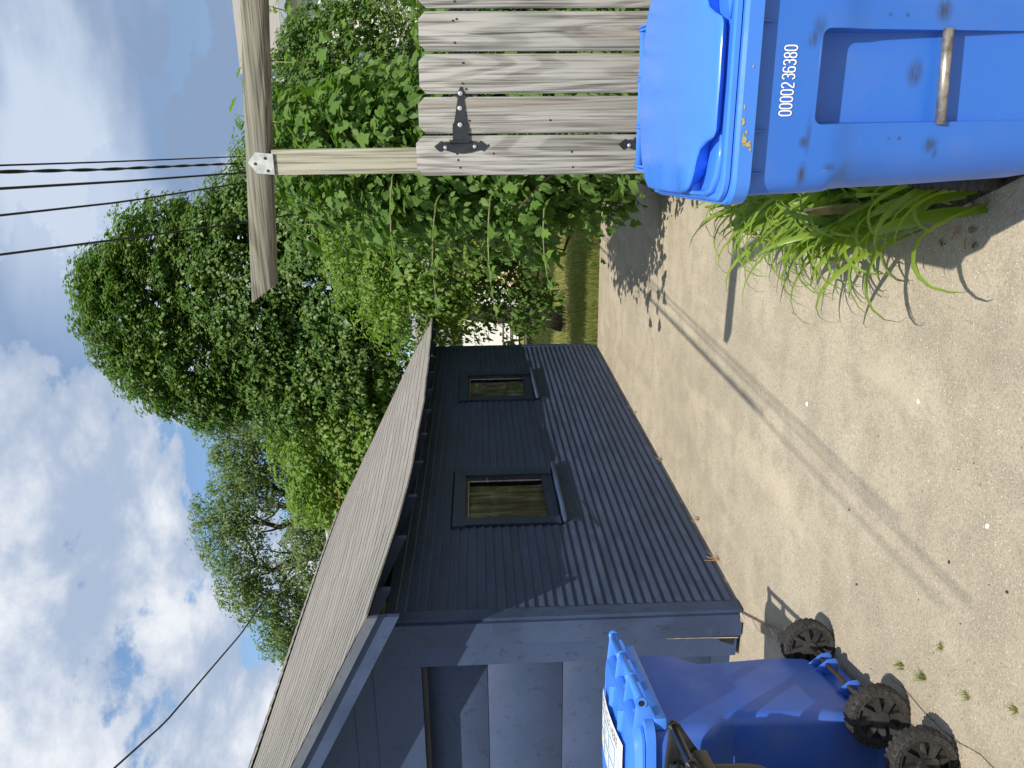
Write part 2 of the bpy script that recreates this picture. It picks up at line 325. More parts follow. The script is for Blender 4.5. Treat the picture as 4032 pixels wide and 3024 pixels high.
def npmesh(name, V, T, mat, parent=None, kind='stuff', smooth=False):
    """fast triangle mesh from numpy arrays"""
    me = bpy.data.meshes.new(name); me.vertices.add(len(V)); me.vertices.foreach_set('co', np.ascontiguousarray(V, dtype=np.float32).ravel())
    me.loops.add(T.size); me.loops.foreach_set('vertex_index', np.ascontiguousarray(T, dtype=np.int32).ravel())
    k = T.shape[1]; me.polygons.add(len(T)); me.polygons.foreach_set('loop_start', np.arange(0, T.size, k, dtype=np.int32))
    me.update(calc_edges=True); me.validate()
    me.materials.append(mat); o = bpy.data.objects.new(name, me); COL.objects.link(o)
    if parent: o.parent = parent
    if kind: o['kind'] = kind
    return o
# leaf templates: base at origin, tip along +y, upper face +z, unit length
def fan(outline, mid):
    v = [(0, 0, 0)] + outline; n = len(v); return v
T_MAPLE = (np.array([(0, 0, 0), (.22, .02, -.05), (.50, .28, -.12), (.27, .40, -.02), (.34, .78, -.10), (.12, .62, 0), (0, 1, -.10), (-.12, .62, 0), (-.34, .78, -.10), (-.27, .40, -.02), (-.50, .28, -.12), (-.22, .02, -.05), (0, .40, .05)], float),
           np.array([(12, i, i + 1) for i in range(0, 11)] + [(12, 11, 0)]))
T_MAP5 = (np.array([(0, 0, 0), (.48, .25, -.10), (.26, .50, 0), (0, 1, -.08), (-.26, .50, 0), (-.48, .25, -.10), (0, .36, .06)], float),
          np.array([(6, 0, 1), (6, 1, 2), (6, 2, 3), (6, 3, 4), (6, 4, 5), (6, 5, 0)]))
T_OV = (np.array([(0, 0, 0), (.23, .22, .06), (.27, .52, .05), (.12, .84, -.03), (0, 1, -.14), (-.12, .84, -.03), (-.27, .52, .05), (-.23, .22, .06), (0, .3, 0), (0, .65, -.03)], float),
        np.array([(0, 1, 8), (1, 2, 9), (1, 9, 8), (2, 3, 9), (3, 4, 9), (4, 5, 9), (5, 6, 9), (6, 7, 8), (6, 8, 9), (7, 0, 8)]))
T_DIA = (np.array([(0, 0, 0), (.26, .45, .05), (0, 1, -.08), (-.26, .45, .05)], float), np.array([(0, 1, 2), (0, 2, 3)]))
T_MUL = (np.array([(0, 0, 0), (.20, -.06, .02), (.42, .12, .03), (.36, .30, .04), (.20, .36, .03), (.40, .56, .02), (.30, .70, 0), (.17, .78, 0), (0, 1.05, -.12), (-.17, .78, 0), (-.30, .70, 0), (-.38, .52, .02), (-.30, .36, .04), (-.42, .18, .03), (-.34, .02, .03), (-.16, -.06, .02), (0, .30, -.02), (0, .66, -.03)], float),
         np.array([(16, 0, 1), (16, 1, 2), (16, 2, 3), (16, 3, 4), (17, 16, 4), (17, 4, 5), (17, 5, 6), (17, 6, 7), (17, 7, 8), (17, 8, 9), (17, 9, 10), (17, 10, 11), (17, 11, 12), (17, 12, 16), (16, 12, 13), (16, 13, 14), (16, 14, 15), (16, 15, 0)]))
def frames(nrm, droop):
    """rotation matrices whose z is nrm and whose y (leaf tip) hangs towards droop"""
    z = nrm / np.linalg.norm(nrm, axis=1, keepdims=True); y = droop - (droop * z).sum(1, keepdims=True) * z
    y /= np.linalg.norm(y, axis=1, keepdims=True) + 1e-9; x = np.cross(y, z); return np.stack([x, y, z], axis=2)
def leaves(name, P, Rm, size, tmpl, mat, parent, nparts=300, part='leaf'):
    V0, T0 = tmpl; P = np.asarray(P); size = np.asarray(size)
    near = np.linalg.norm(P - np.array([0, 0, 1.6]), axis=1) / size
    idx = np.argsort(near + rng.random(len(P)) * 12); big, rest = idx[:nparts], idx[nparts:]
    if nparts:
        me = bpy.data.meshes.new(part); me.from_pydata(V0.tolist(), [], T0.tolist()); me.materials.append(mat)
        pl = Matrix.Translation(-Vector(parent.location)) if parent else Matrix()
        for i in big:
            o = bpy.data.objects.new(part, me); COL.objects.link(o); o.parent = parent
            m = Matrix(((Rm[i] * size[i]).tolist())).to_4x4(); m.translation = Vector(P[i]); o.matrix_local = pl @ m
    if len(rest):
        V = np.einsum('nij,kj->nki', Rm[rest] * size[rest][:, None, None], V0) + P[rest][:, None, :]
        if parent: V = V - np.array(parent.location)
        T = (T0[None] + (np.arange(len(rest)) * len(V0))[:, None, None]).reshape(-1, T0.shape[1])
        npmesh(name, V.reshape(-1, 3), T, mat, parent)
def rdir(n):
    v = rng.normal(size=(n, 3)); return v / np.linalg.norm(v, axis=1, keepdims=True)
def clumps(C0, rad, per, up=.5, jit=.6, flat=.7, droopz=-1., outc=None):
    """leaves in half shells round clump centres; returns points, frames"""
    n = len(C0); c = np.repeat(C0, per, axis=0); r = np.repeat(rad, per)
    d = rdir(n * per); d[:, 2] = np.where(d[:, 2] < -.35, -d[:, 2], d[:, 2])
    P = c + d * (r * rng.uniform(.45, 1., n * per) ** .5)[:, None] * np.array([1, 1, flat])
    nr = d * .8 + rdir(n * per) * jit + np.array([0, 0, up]) + np.array(SUN) * .35
    if outc is not None:
        o = c - outc; o /= np.linalg.norm(o, axis=1, keepdims=True) + 1e-9; nr += o * .45
    dr = d * .7 + rdir(n * per) * .5 + np.array([0, 0, droopz]); return P, frames(nr, dr)
def lobes_shell(lobes, n, depth=.45):
    """clump centres spread near the surface of a union of ellipsoids [(centre, radii)]"""
    out = []; vol = np.array([l[1][0] * l[1][1] + l[1][0] * l[1][2] for l in lobes]); pr = vol / vol.sum()
    while len(out) < n:
        i = rng.choice(len(lobes), p=pr); c, r = map(np.array, lobes[i]); d = rdir(1)[0]
        if d[1] > .45 and rng.random() < .75: continue      # the far side carries fewer clumps
        p = c + d * r * (1 - depth * rng.random() ** 1.6)
        if any((((p - np.array(c2)) / np.array(r2)) ** 2).sum() < (1 - depth) ** 2 for j, (c2, r2) in enumerate(lobes) if j != i): continue
        out.append(p)
    return np.array(out)
def limb(g, a, b, r0, r1, wob=.12, n=6):
    a, b = Vector(a), Vector(b); L_ = (b - a).length; pts = []
    for i in range(n + 1):
        t = i / n; p = a.lerp(b, t)
        if 0 < i < n: p += Vector((random.uniform(-1, 1), random.uniform(-1, 1), random.uniform(-.4, 1))) * wob * L_ * .35 * math.sin(math.pi * t)
        pts.append(p)
    g.tube(pts, [r0 + (r1 - r0) * i / n for i in range(n + 1)], 7); return pts

# ================================================================= SETTING
o = G().add([(-220, -60, -.05), (220, -60, -.05), (220, 320, -.05), (-220, 320, -.05)], [(0, 1, 2, 3)]).mk('lawn', lawn_m); o['kind'] = 'structure'
g = G(); g.box(-14, 3.2, -8, 10.22, -.16, 0)
# the broken far edge of the slab
o = g.mk('concrete_driveway', concrete); o['kind'] = 'structure'
o = G().add([(-.16 + .0, 2.28, .004), (.5, 2.28, .004), (.5, 3.02, .004), (.05, 3.12, .004), (-.16, 3.32, .004), (-.36, 3.22, .004), (-.40, 3.0, .004), (-.34, 2.7, .004), (-.25, 2.5, .004)], [tuple(range(9))]).mk('soil_bed', soil_m); o['kind'] = 'structure'
# crack in the slab, a thin dark ragged filling
g = G(); pts = []
x, y = -2.12, 2.56
for i in range(26):
    x += .034 * .42 + random.uniform(-.012, .012); y -= .05; w = random.uniform(.001, .0035); pts.append((x, y, w))
g.v = [(p[0] - p[2], p[1], .003) for p in pts] + [(p[0] + p[2], p[1], .003) for p in pts]; k = len(pts)
g.f = [(i, k + i, k + i + 1, i + 1) for i in range(k - 1)]
o = g.mk('driveway_crack', mat_plain('crack_dirt', (.15, .115, .08), .95, 0, .4, 60)); o['kind'] = 'structure'

# ================================================================= GARAGE
GX, GY0, GY1, W_ = -2.90, 4.09, 10.32, 5.6
garage = thing('garage', 'dark navy clapboard garage with grey shingled sagging roof beside the driveway', 'garage', (GX, GY0, 0))
gl = Vector(garage.location)
def gp(g, name, mat, **k):   # part of the garage, geometry in world space
    g.v = [(v[0] - gl.x, v[1] - gl.y, v[2] - gl.z) for v in g.v]; return g.mk(name, mat, garage, **k)
RS = .510                                                     # roof slope
def eave_z(y):
    ys = [3.68, 4.57, 4.9, 5.4, 6.2, 7.1, 8.6, 10.86]; zs = [2.262, 2.203, 2.186, 2.166, 2.166, 2.166, 2.20, 2.268]; return float(np.interp(y, ys, zs))
RX0, RX1 = -2.55, -5.70
def ridge_z(y): return float(np.interp(y, [3.68, 5.9, 7.7, 9.35, 10.86], [3.875, 3.842, 3.862, 3.875, 3.87]))
def roofp(t, y, lift=0.):
    ze, zr = eave_z(y), ridge_z(y); sag = -.035 * math.sin(math.pi * t) * math.exp(-((y - 6.) / 2.) ** 2)
    return (RX0 + (RX1 - RX0) * t - lift * .45, y, ze + (zr - ze) * t + sag + lift * .9)
# walls behind the cladding
g = G()
for ya, yb, za, zb in ((GY0 + .02, 5.35, 0, 2.24), (6.17, 8.16, 0, 2.24), (9.01, GY1 - .02, 0, 2.24), (5.35, 6.17, 0, 1.06), (5.35, 6.17, 1.77, 2.24), (8.16, 9.01, 0, 1.06), (8.16, 9.01, 1.775, 2.24)): g.box(GX - .12, GX - .002, ya, yb, za, zb)
gp(g, 'side_wall_frame', dark)
gp(G().box(-8.5, -8.4, GY0 + .02, GY1 - .02, 0, 2.24), 'far_side_wall', siding_m)
gp(G().prism([(-8.5, 0), (GX - .12, 0), (GX - .12, 2.2), (-5.7, 3.7), (-8.5, 2.2)], 'y', GY1 - .14, GY1 - .03), 'back_wall', siding_m)
# siding courses
WIN = [(5.252, 6.265, .985, 1.845), (8.064, 9.10, .985, 1.85)]
EXP = .0625; Z0 = .045; ncourse = int((2.26 - Z0) / EXP)
def siding(y0, y1, z0, idx):
    n = max(2, int((y1 - y0) / .35)); g = G(); prof = [(.002, EXP + .004), (.0175, .004), (.0175, -.001), (.010, -.006), (.0, -.006)]; rings = []
    ph = random.uniform(0, 6)
    for i in range(n + 1):
        y = y0 + (y1 - y0) * i / n; dz = .0022 * math.sin(y * 1.7 + ph) + random.uniform(-.0006, .0006); dx = random.uniform(0, .0015)
        if idx == 2 and y > 7.5: dz -= .006 * (y - 7.5) / 3
        rings.append([(GX + p[0] + dx, y, z0 + p[1] + dz) for p in prof])
    gp(g.loft(rings), 'siding_board', siding_m)
for c in range(ncourse):
    z = Z0 + c * EXP
    cuts = [w for w in WIN if z + EXP > w[2] and z < w[3]]
    a = GY0 + .10
    for w in cuts: siding(a, w[0], z, c); a = w[1]
    if not cuts or random.random() < .3:
        j = random.uniform(a + .25, GY1 - .4); siding(a, j - .001, z, c); siding(j + .001, GY1 - .09, z, c)
    else: siding(a, GY1 - .09, z, c)
# corner boards on the side wall and bottom skirt
gp(G().box(GX - .01, GX + .022, GY0, GY0 + .098, .008, 2.235), 'corner_board', trim_m)
gp(G().box(GX - .01, GX + .024, GY1 - .088, GY1, .40, 2.235), 'corner_board', trim_m)
gp(G().box(GX - .01, GX + .010, GY0 + .05, GY1, .0, .043), 'sill_plank', mat_paint('peeling_sill_paint', (.09, .105, .135), .7, (12, 2, 12), .13))
gp(G().box(GX + .0, GX + .018, 10.24, 10.31, .06, .385), 'corner_board_stub', siding_m)
# slipped, split board ends
gp(G().add([(GX + .018, 5.62, .815), (GX + .018, 5.20, .745), (GX + .0195, 5.205, .735), (GX + .0195, 5.64, .812)], [(0, 1, 2, 3)]), 'siding_split', dark)
# windows
for wi, (y0, y1, z0, z1) in enumerate(WIN):
    wn = gp(G().box(GX + .012, GX + .034, y0 - .012, y1 + .012, z1 - .095, z1), 'window', trimdark)
    wn['label'] = ['near square window with brown curtain behind dirty glass', 'far window of the garage with dark curtain'][wi]
    def wp(g, name, mat): g.v = [(v[0] - gl.x, v[1] - gl.y, v[2]) for v in g.v]; return g.mk(name, mat, wn)
    cw = .122; b0, b1, t1 = z0 + .03, z1, z1 - .095
    wp(G().box(GX + .010, GX + .030, y0 + .012, y0 + cw, b0, t1), 'casing', trimdark)
    wp(G().box(GX + .010, GX + .030, y1 - cw, y1 - .005, b0, t1), 'casing', trimdark)
    gy0, gy1, gz0, gz1 = y0 + cw, y1 - cw, b0, t1
    # reveal and sash
    for q in ((gy0, gy0 + .022, gz0 + .022, gz1 - .022), (gy1 - .022, gy1, gz0 + .022, gz1 - .022), (gy0, gy1, gz1 - .022, gz1)):
        wp(G().box(GX - .03, GX + .008, *q), 'sash_rail', sash_m)
    wp(G().box(GX - .03, GX + .014, gy0, gy1, gz0, gz0 + .085), 'sash_bottom_rail', trimdark)
    iy0, iy1, iz0, iz1 = gy0 + .022, gy1 - .022, gz0 + .085, gz1 - .022
    for q in ((iy0, iy1, iz1 - .006, iz1), (iy1 - .007, iy1, iz0, iz1 - .006), (iy0, iy0 + .004, iz0, iz1 - .006)): wp(G().box(GX - .028, GX - .016, *q), 'putty_line', putty)
    wp(G().add([(GX - .022, iy0, iz0), (GX - .022, iy1, iz0), (GX - .022, iy1, iz1), (GX - .022, iy0, iz1)], [(0, 1, 2, 3)]), 'glass_pane', glass_m)
    g = G(); n = 60; rows = 8
    for j in range(rows + 1):
        for i in range(n + 1):
            y = iy0 + (iy1 - iy0) * i / n; z = iz0 - .02 + (iz1 - iz0 + .03) * j / rows
            g.v.append((GX - .060 + .020 * math.sin(i * .62 + .5 * math.sin(j * .5 + wi) + wi) + .011 * math.sin(i * 1.43 + j * .15), y, z))
    g.f = [(j * (n + 1) + i, j * (n + 1) + i + 1, (j + 1) * (n + 1) + i + 1, (j + 1) * (n + 1) + i) for j in range(rows) for i in range(n)]
    cu = wp(g, 'curtain', curtain_m); cu.data.polygons.foreach_set('use_smooth', [True] * len(cu.data.polygons))
    # sloping sill and apron
    bevel(wp(G().prism([(GX + .0, z0 - .014), (GX + .056, z0 - .018), (GX + .056, z0 + .006), (GX + .0, z0 + .022)], 'y', y0 + .03, y1 + .07), 'window_sill', trim_m), .003, 1)
    wp(G().box(GX + .006, GX + .022, y0 + .045, y1 + .05, z0 - .115, z0 - .016), 'sill_apron', trimdark)
# rafter tails and roof sheathing
for i in range(12):
    y = 3.98 + i * .605
    g = G(); ze = eave_z(y); zt = lambda x: ze + (RX0 - x) * RS - .018
    g.prism([(-2.585, zt(-2.585)), (-3.0, zt(-3.0)), (-3.0, zt(-3.0) - .10), (-2.585, zt(-2.585) - .082)], 'y', y, y + .042)
    gp(g, 'rafter_tail', trim_m)
for j in range(5):                                           # sheathing boards under the overhang
    g = G(); t0, t1 = j * .0345, (j + 1) * .0345 - .003; rings = []
    for i in range(25):
        y = 3.70 + 7.14 * i / 24; a, b = Vector(roofp(t0, y)), Vector(roofp(t1, y)); rings.append([a + Vector((.0, 0, -.019)), b + Vector((0, 0, -.019)), b + Vector((0, 0, -.003)), a + Vector((0, 0, -.003))])
    gp(g.loft(rings), 'roof_sheathing_board', soffit_m)
g = G(); rings = []
for i in range(25):
    y = 3.72 + 7.12 * i / 24; ts = [.172 + .828 * j / 12 for j in range(13)]; rings.append([Vector(roofp(t, y)) + Vector((0, 0, -.03)) for t in ts] + [Vector(roofp(t, y)) + Vector((0, 0, -.008)) for t in ts[::-1]])
gp(g.loft(rings), 'roof_deck', soffit_m)
g = G(); g.add([(-5.7, 3.68, 3.87), (-5.7, 10.86, 3.87), (-8.9, 10.86, 2.23), (-8.9, 3.68, 2.23), (-5.7, 3.68, 3.84), (-5.7, 10.86, 3.84), (-8.9, 10.86, 2.20), (-8.9, 3.68, 2.20)], [(0, 1, 2, 3), (7, 6, 5, 4), (0, 3, 7, 4), (1, 5, 6, 2), (3, 2, 6, 7)])
gp(g, 'far_roof_slope', shingle_m)
# shingle strips, course by course
NC = 27
for c in range(NC):
    t0 = c / NC - (.006 if c == 0 else 0); t1 = min(1, (c + 1) / NC + .012); y = 3.665 - random.uniform(0, .9); tw = random.uniform(-.0007, .0007)
    while y < 10.87:
        L_ = random.uniform(.86, 1.0); a, b = max(3.665, y), min(10.875, y + L_ - .003); y += L_
        if b - a < .05: continue
        n = max(2, int((b - a) / .16)); top = []; bl = random.uniform(0, .0035)
        rings = []
        for i in range(n + 1):
            yy = a + (b - a) * i / n; tt = t0 + .0020 * math.sin(yy * 5.1 + c * 1.9) + .0012 * math.sin(yy * 13 + c * 2.7) + random.uniform(-.0009, .0009); lf = .0068 + bl + random.uniform(0, .003)
            p = Vector(roofp(tt, yy, lf)); q = Vector(roofp(t1, yy, .0025)); p0 = Vector(roofp(tt, yy, .001 if c else -.006)); q0 = Vector(roofp(t1, yy, .0005)); rings.append([p0, p, q, q0])
        so_ = gp(G().loft(rings), 'shingle_strip', shingle_m); so_.data.materials.append(butt_m)
        for pi in range(0, (len(rings) - 1) * 4, 4): so_.data.polygons[pi].material_index = 1
for i in range(40):                                         # ridge caps
    y = 3.67 + i * .18; z = ridge_z(y) + .012
    gp(G().add([(-5.56, y, z - .062), (-5.70, y, z + .014), (-5.84, y, z - .062), (-5.56, y + .2, z - .07), (-5.70, y + .2, z + .004), (-5.84, y + .2, z - .07)], [(0, 3, 4, 1), (1, 4, 5, 2), (0, 1, 2)]), 'ridge_cap', shingle_m)
# front rake: drip strip over the barge board
def rake(name, ya, yb, d0, d1, xe, mat):
    g = G(); rings = []
    for x in (xe, -3.3, -4.0, -4.8, -5.7):
        t = (RX0 - x) / (RX0 - RX1); zt = roofp(max(0, t), 3.70)[2] + (RX0 - x) * 0
        if x > RX0: zt -= (x - RX0) * RS
        rings.append([(x, ya, zt - d1), (x, yb, zt - d1), (x, yb, zt - d0), (x, ya, zt - d0)])
    gp(g.loft(rings), name, mat)
    g = G(); g.add([(-5.7, ya, 3.87 - d1), (-5.7, ya, 3.87 - d0), (-8.9, ya, 2.23 - d0), (-8.9, ya, 2.23 - d1), (-5.7, yb, 3.87 - d1), (-5.7, yb, 3.87 - d0), (-8.9, yb, 2.23 - d0), (-8.9, yb, 2.23 - d1)], [(0, 1, 2, 3), (7, 6, 5, 4), (0, 3, 7, 4), (1, 5, 6, 2), (3, 2, 6, 7)])
    gp(g, name, mat)
rake('rake_drip_strip', 3.655, 3.68, .004, .062, -2.545, mat_paint('worn_rake_paint', (.10, .115, .145), .6, (3, 8, 8), .06))
rake('barge_board', 3.683, 3.712, .022, .185, -2.56, trim_m)
# front wall
def fb(name, x0, x1, z0, z1, proud=.0, mat=front_m, th=.03): return gp(G().box(x0, x1, GY0 - proud, GY0 - proud + th, z0, z1), name, mat)
fb('corner_board', -3.055, GX + .0, .012, 2.235, .022, trim_m, .022 + .018)
fb('jamb_board', -3.2125, -3.058, .03, 2.32, .006, front_m)
bvl = fb('header_board', -8.3, -3.215, 2.018, 2.318, .004, front_m)
fb('weather_strip', -8.1, -3.232, 1.985, 2.014, -.030, mat_plain('brown_weather_strip', (.022, .022, .03), .7), .02)
for k, (za, zb) in enumerate([(2.321, 2.455), (2.458, 2.70), (2.703, 2.95), (2.953, 3.20), (3.203, 3.45), (3.453, 3.70)]):
    sx = lambda z: max(.02, (z - 2.10) / RS) if z > 2.1 else 0
    xr0 = min(GX - .0, RX0 - (za + .13 - 2.24) / RS); xr1 = min(GX - .0, RX0 - (zb + .13 - 2.24) / RS); xl0, xl1 = -11.4 - xr0, -11.4 - xr1
    gp(G().prism([(xl0, za), (xr0, za), (xr1, zb), (xl1, zb)], 'y', GY0 + .004, GY0 + .03), 'gable_board', front_m)
gp(G().box(-3.232, -3.2135, GY0 + .03, GY0 + .17, .02, 1.985), 'door_jamb', trim_m)
gp(G().box(-8.3, -3.2135, GY0 + .034, GY0 + .20, 2.018, 2.04), 'door_head_jamb', trim_m)
gp(G().box(-8.5, -8.2, GY0 + .0, GY0 + .03, .05, 2.3), 'jamb_board', front_m)
for za, zb in [(.13, .619), (.622, 1.106), (1.109, 1.601), (1.604, 2.016)]:
    pn = gp(G().box(-8.2, -3.234, GY0 + .165, GY0 + .195, za, zb), 'door_panel', front_m); bevel(pn, .0015, 1)
gp(G().box(-8.2, -3.234, GY0 + .167, GY0 + .19, .0, .127), 'door_panel', front_m)
# rotten foot of the corner
gp(G().box(-3.05, GX - .005, GY0 + .02, GY0 + .05, 0, .10), 'rotten_sill', oldwood)
gp(G().prism([(-3.13, .055), (-3.10, .135), (-3.075, .16), (-3.058, .12), (-3.045, .07), (-3.06, .045)], 'y', GY0 - .0115, GY0 - .0065), 'rot_hole', dark)
gp(G().prism([(-3.063, .03), (-3.0585, .25), (-3.0565, .48), (-3.0585, .48), (-3.062, .25), (-3.070, .03)], 'y', GY0 - .0255, GY0 - .0225), 'split_wood_edge', oldwood)
# pale strip of wood lying from the corner towards the carts
d = Vector((.243, -.515, 0)).normalized(); s_ = Vector((-d.y, d.x, 0)); a = Vector((-2.905, 4.06, .0))
g = G(); rings = []
for t in (0, .2, .4, .62):
    p = a + d * t + Vector((0, 0, .002)); rings.append([p - s_ * .034, p + s_ * .024, p + s_ * .022 + Vector((0, 0, .030)), p - s_ * .032 + Vector((0, 0, .030))])
tag(g.loft(rings).mk('wood_strip', wood_light), 'pale weathered wood strip lying on the concrete at the garage corner', 'board')
# leaf litter and weeds along the wall foot
def tuft(name, loc, n, h, mat, spread=.5, w=.003):
    g = G()
    for i in range(n):
        a = random.uniform(0, 6.28); l = h * random.uniform(.5, 1.1); sp = random.uniform(.1, spread); dx, dy = math.cos(a), math.sin(a); nx, ny = -dy * w, dx * w; b = (random.uniform(-.01, .01), random.uniform(-.01, .01))
        P = lambda t: (b[0] + dx * l * sp * t * t * 1.3, b[1] + dy * l * sp * t * t * 1.3, l * (t - .35 * sp * t * t))
        pts = [P(0), P(.4), P(.75), P(1)]
        v = []
        for k, p in enumerate(pts[:3]): q = 1 - .25 * k; v += [(p[0] - nx * q, p[1] - ny * q, p[2]), (p[0] + nx * q, p[1] + ny * q, p[2])]
        v.append(pts[3]); g.add(v, [(0, 1, 3, 2), (2, 3, 5, 4), (4, 5, 6)])
    o = g.mk(name, mat); o.location = loc; return o
for i, (x, y, n, h, lb) in enumerate([(-2.80, 5.12, 9, .07, 'dry straw tuft at the foot of the near window wall'), (-2.86, 6.33, 10, .08, 'dry straw tuft at the wall foot below the gap between the windows'), (-2.84, 4.62, 8, .12, 'single long dry grass tuft at the wall foot near the corner'), (-2.84, 7.5, 8, .05, 'small dry tuft at the wall foot below the far window')]):
    tag(tuft('dry_weed', (x, y, 0), n, h, leaf_dead, .9), lb, 'weed', 'dry weeds along the garage wall')
for i, (x, y, n, h, lb) in enumerate([(-2.0, 2.44, 26, .05, 'yellow green weed tuft in the driveway crack nearest the black wheels'), (-1.94, 2.30, 34, .06, 'larger green weed tuft in the driveway crack beside the wheels'), (-1.83, 2.07, 20, .035, 'low green weed in the middle of the driveway crack'), (-1.76, 2.24, 24, .035, 'green weed tuft just inside the crack on the driveway side'), (-1.70, 1.86, 20, .035, 'pale weed tuft in the crack farthest from the carts')]):
    tag(tuft('crack_weed', (x, y, 0), n, h, grass_m, .8, .0015), lb, 'weed', 'weeds in the driveway crack')
# pebbles
for i, (x, y, r, c) in enumerate([(-1.32, 3.53, .016, 1), (-.98, 2.62, .009, 1), (-1.23, 2.14, .009, 1), (-1.45, 2.29, .007, 0), (-1.62, 3.0, .006, 0), (-1.9, 2.85, .007, 0), (-1.38, 2.0, .007, 0)]):
    bm = bmesh.new(); bmesh.ops.create_icosphere(bm, subdivisions=1, radius=r)
    for v in bm.verts: v.co = Vector((v.co.x * random.uniform(.7, 1.4), v.co.y * random.uniform(.7, 1.3), v.co.z * .45)) * random.uniform(.85, 1.15)
    me = bpy.data.meshes.new('pebble'); bm.to_mesh(me); bm.free(); me.materials.append(white_paint if c else bark); o = bpy.data.objects.new('pebble', me); COL.objects.link(o); o.location = (x, y, r * .3)
    lbs = ['largest white pebble out on the driveway', 'small white pebble on the concrete beside the lily shadows', 'small white pebble low on the concrete towards the camera', 'small dark pebble nearest the camera on the driveway', 'small dark pebble in the middle of the driveway', 'small dark pebble beside the cart wheels', 'small dark pebble at the near edge of the driveway']
    tag(o, lbs[i], 'pebble', 'pebbles scattered on the driveway')

n = 1500; gx = np.concatenate([rng.uniform(-2.3, .4, 900), GX + .03 + np.abs(rng.normal(size=600)) * .07]); gy = np.concatenate([rng.uniform(1.4, 9.5, 900), rng.uniform(4.1, 10.2, 600)]); gs = rng.uniform(.0015, .0048, n)
O8 = np.array([(1, 0, 0), (0, 1, 0), (-1, 0, 0), (0, -1, 0), (0, 0, .8), (0, 0, -.6)]); F8 = np.array([(0, 1, 4), (1, 2, 4), (2, 3, 4), (3, 0, 4), (1, 0, 5), (2, 1, 5), (3, 2, 5), (0, 3, 5)])
Vg = O8[None] * rng.uniform(.6, 1.4, (n, 6, 1)) * gs[:, None, None] + np.stack([gx, gy, gs * .4], 1)[:, None, :]; Tg = (F8[None] + (np.arange(n) * 6)[:, None, None]).reshape(-1, 3)
grit_m = MT('grit', .9, .2); gi = grit_m.n('ShaderNodeNewGeometry'); grit_m.col(grit_m.mix(gi.outputs['Random Per Island'], (.09, .075, .06), (.62, .58, .50)))
tag(npmesh('grit', Vg.reshape(-1, 3), Tg, grit_m.m), 'fine grit and crumbs scattered over the concrete and along the garage wall foot', 'grit')

# ================================================================= GATE AND ARBOUR FRAME
YF = 2.95; BT = .017
def board(parent, name, x0, x1, z0, z1, y0, mat, ear=.022, tilt=0.):
    x0 -= parent.location.x; x1 -= parent.location.x; y0 -= parent.location.y
    xc = (x0 + x1) / 2; dz = (z1 - z0) * tilt
    poly = [(x0, z0), (x1, z0), (x1 + dz, z1 - ear), (x1 + dz - ear, z1), (x0 + dz + ear, z1), (x0 + dz, z1 - ear)]
    o = G().prism(poly, 'y', y0, y0 + BT).mk(name, mat, parent, origin=(xc, y0, z0)); return bevel(o, .0022, 1)
frame = thing('gate_arbour', 'weathered timber gate post carrying a long horizontal beam', 'arbour', (-.123, YF + .062, 0))
fl = Vector(frame.location)
def fr(g, name, mat, **k): g.v = [(v[0] - fl.x, v[1] - fl.y, v[2] - fl.z) for v in g.v]; return g.mk(name, mat, frame, **k)
bevel(fr(G().box(-.168, -.079, YF + BT + .001, YF + BT + .090, 0, 2.338), 'post', wood_post), .003, 1)
bevel(fr(G().box(1.05, 1.14, YF + BT + .001, YF + BT + .090, 0, 2.255), 'post', wood_post), .003, 1)
zb = lambda x: 2.311 + (.407 - x) * .0725; zt = lambda x: 2.389 + (.407 - x) * .0755
g = G(); g.prism([(-.578, zb(-.578)), (1.35, zb(1.35)), (1.35, zt(1.35)), (-.640, zt(-.640))], 'y', YF + BT - .004, YF + BT + .084)
bevel(fr(g, 'beam', wood_x), .003, 1)
g = G(); g.prism([(-.166, 2.330), (-.093, 2.330), (-.087, 2.392), (-.121, 2.421), (-.160, 2.394)], 'y', YF + BT - .0075, YF + BT - .0045); fr(g, 'bracket_plate', galv)
for x, z in ((-.108, 2.358), (-.152, 2.352), (-.127, 2.395)): fr(G().disc((x, YF + BT - .0075, z), (0, -1, 0), .0055, .002), 'nail_head', rust)
bf = board(frame, 'picket_board', -.1825, -.044, .06, 1.814, YF, wood_z, .026, .004)
for x, z in ((-.100, 1.667), (-.122, 1.664), (-.149, 1.657), (-.072, 1.553), (-.101, 1.535), (-.098, 1.25), (-.152, 1.245)): fr(G().disc((x, YF - .0001, z), (0, -1, 0), .0042, .0012, 8), 'nail_head', rust)
gate = thing('gate', 'grey weathered picket gate of dog-eared boards hung on black strap hinges', 'gate', (-.04, YF, 0))
gg = Vector(gate.location)
def gt(g, name, mat, **k): g.v = [(v[0] - gg.x, v[1] - gg.y, v[2] - gg.z) for v in g.v]; return g.mk(name, mat, gate, **k)
for x0, x1, zt_ in ((-.0365, .0885, 1.800), (.0985, .2295, 1.792), (.2375, .3645, 1.787), (.3745, .505, 1.782), (.512, .643, 1.778), (.650, .780, 1.774), (.787, .917, 1.77), (.924, 1.045, 1.766)):
    board(gate, 'gate_board', x0, x1, .07, zt_, YF - random.uniform(0, .0015), wood_z, .024, .003)
for za, zb_ in ((1.589, 1.678), (.42, .51)): gt(G().box(-.035, 1.04, YF + BT + .002, YF + BT + .04, za, zb_), 'gate_rail', wood_x)
gt(G().add([(0, YF + BT + .004, .50), (.05, YF + BT + .004, .50), (1.0, YF + BT + .004, 1.56), (.95, YF + BT + .004, 1.56), (0, YF + BT + .038, .50), (.05, YF + BT + .038, .50), (1.0, YF + BT + .038, 1.56), (.95, YF + BT + .038, 1.56)], [(0, 1, 2, 3), (7, 6, 5, 4), (0, 3, 7, 4), (1, 5, 6, 2)]), 'gate_brace', wood_x)
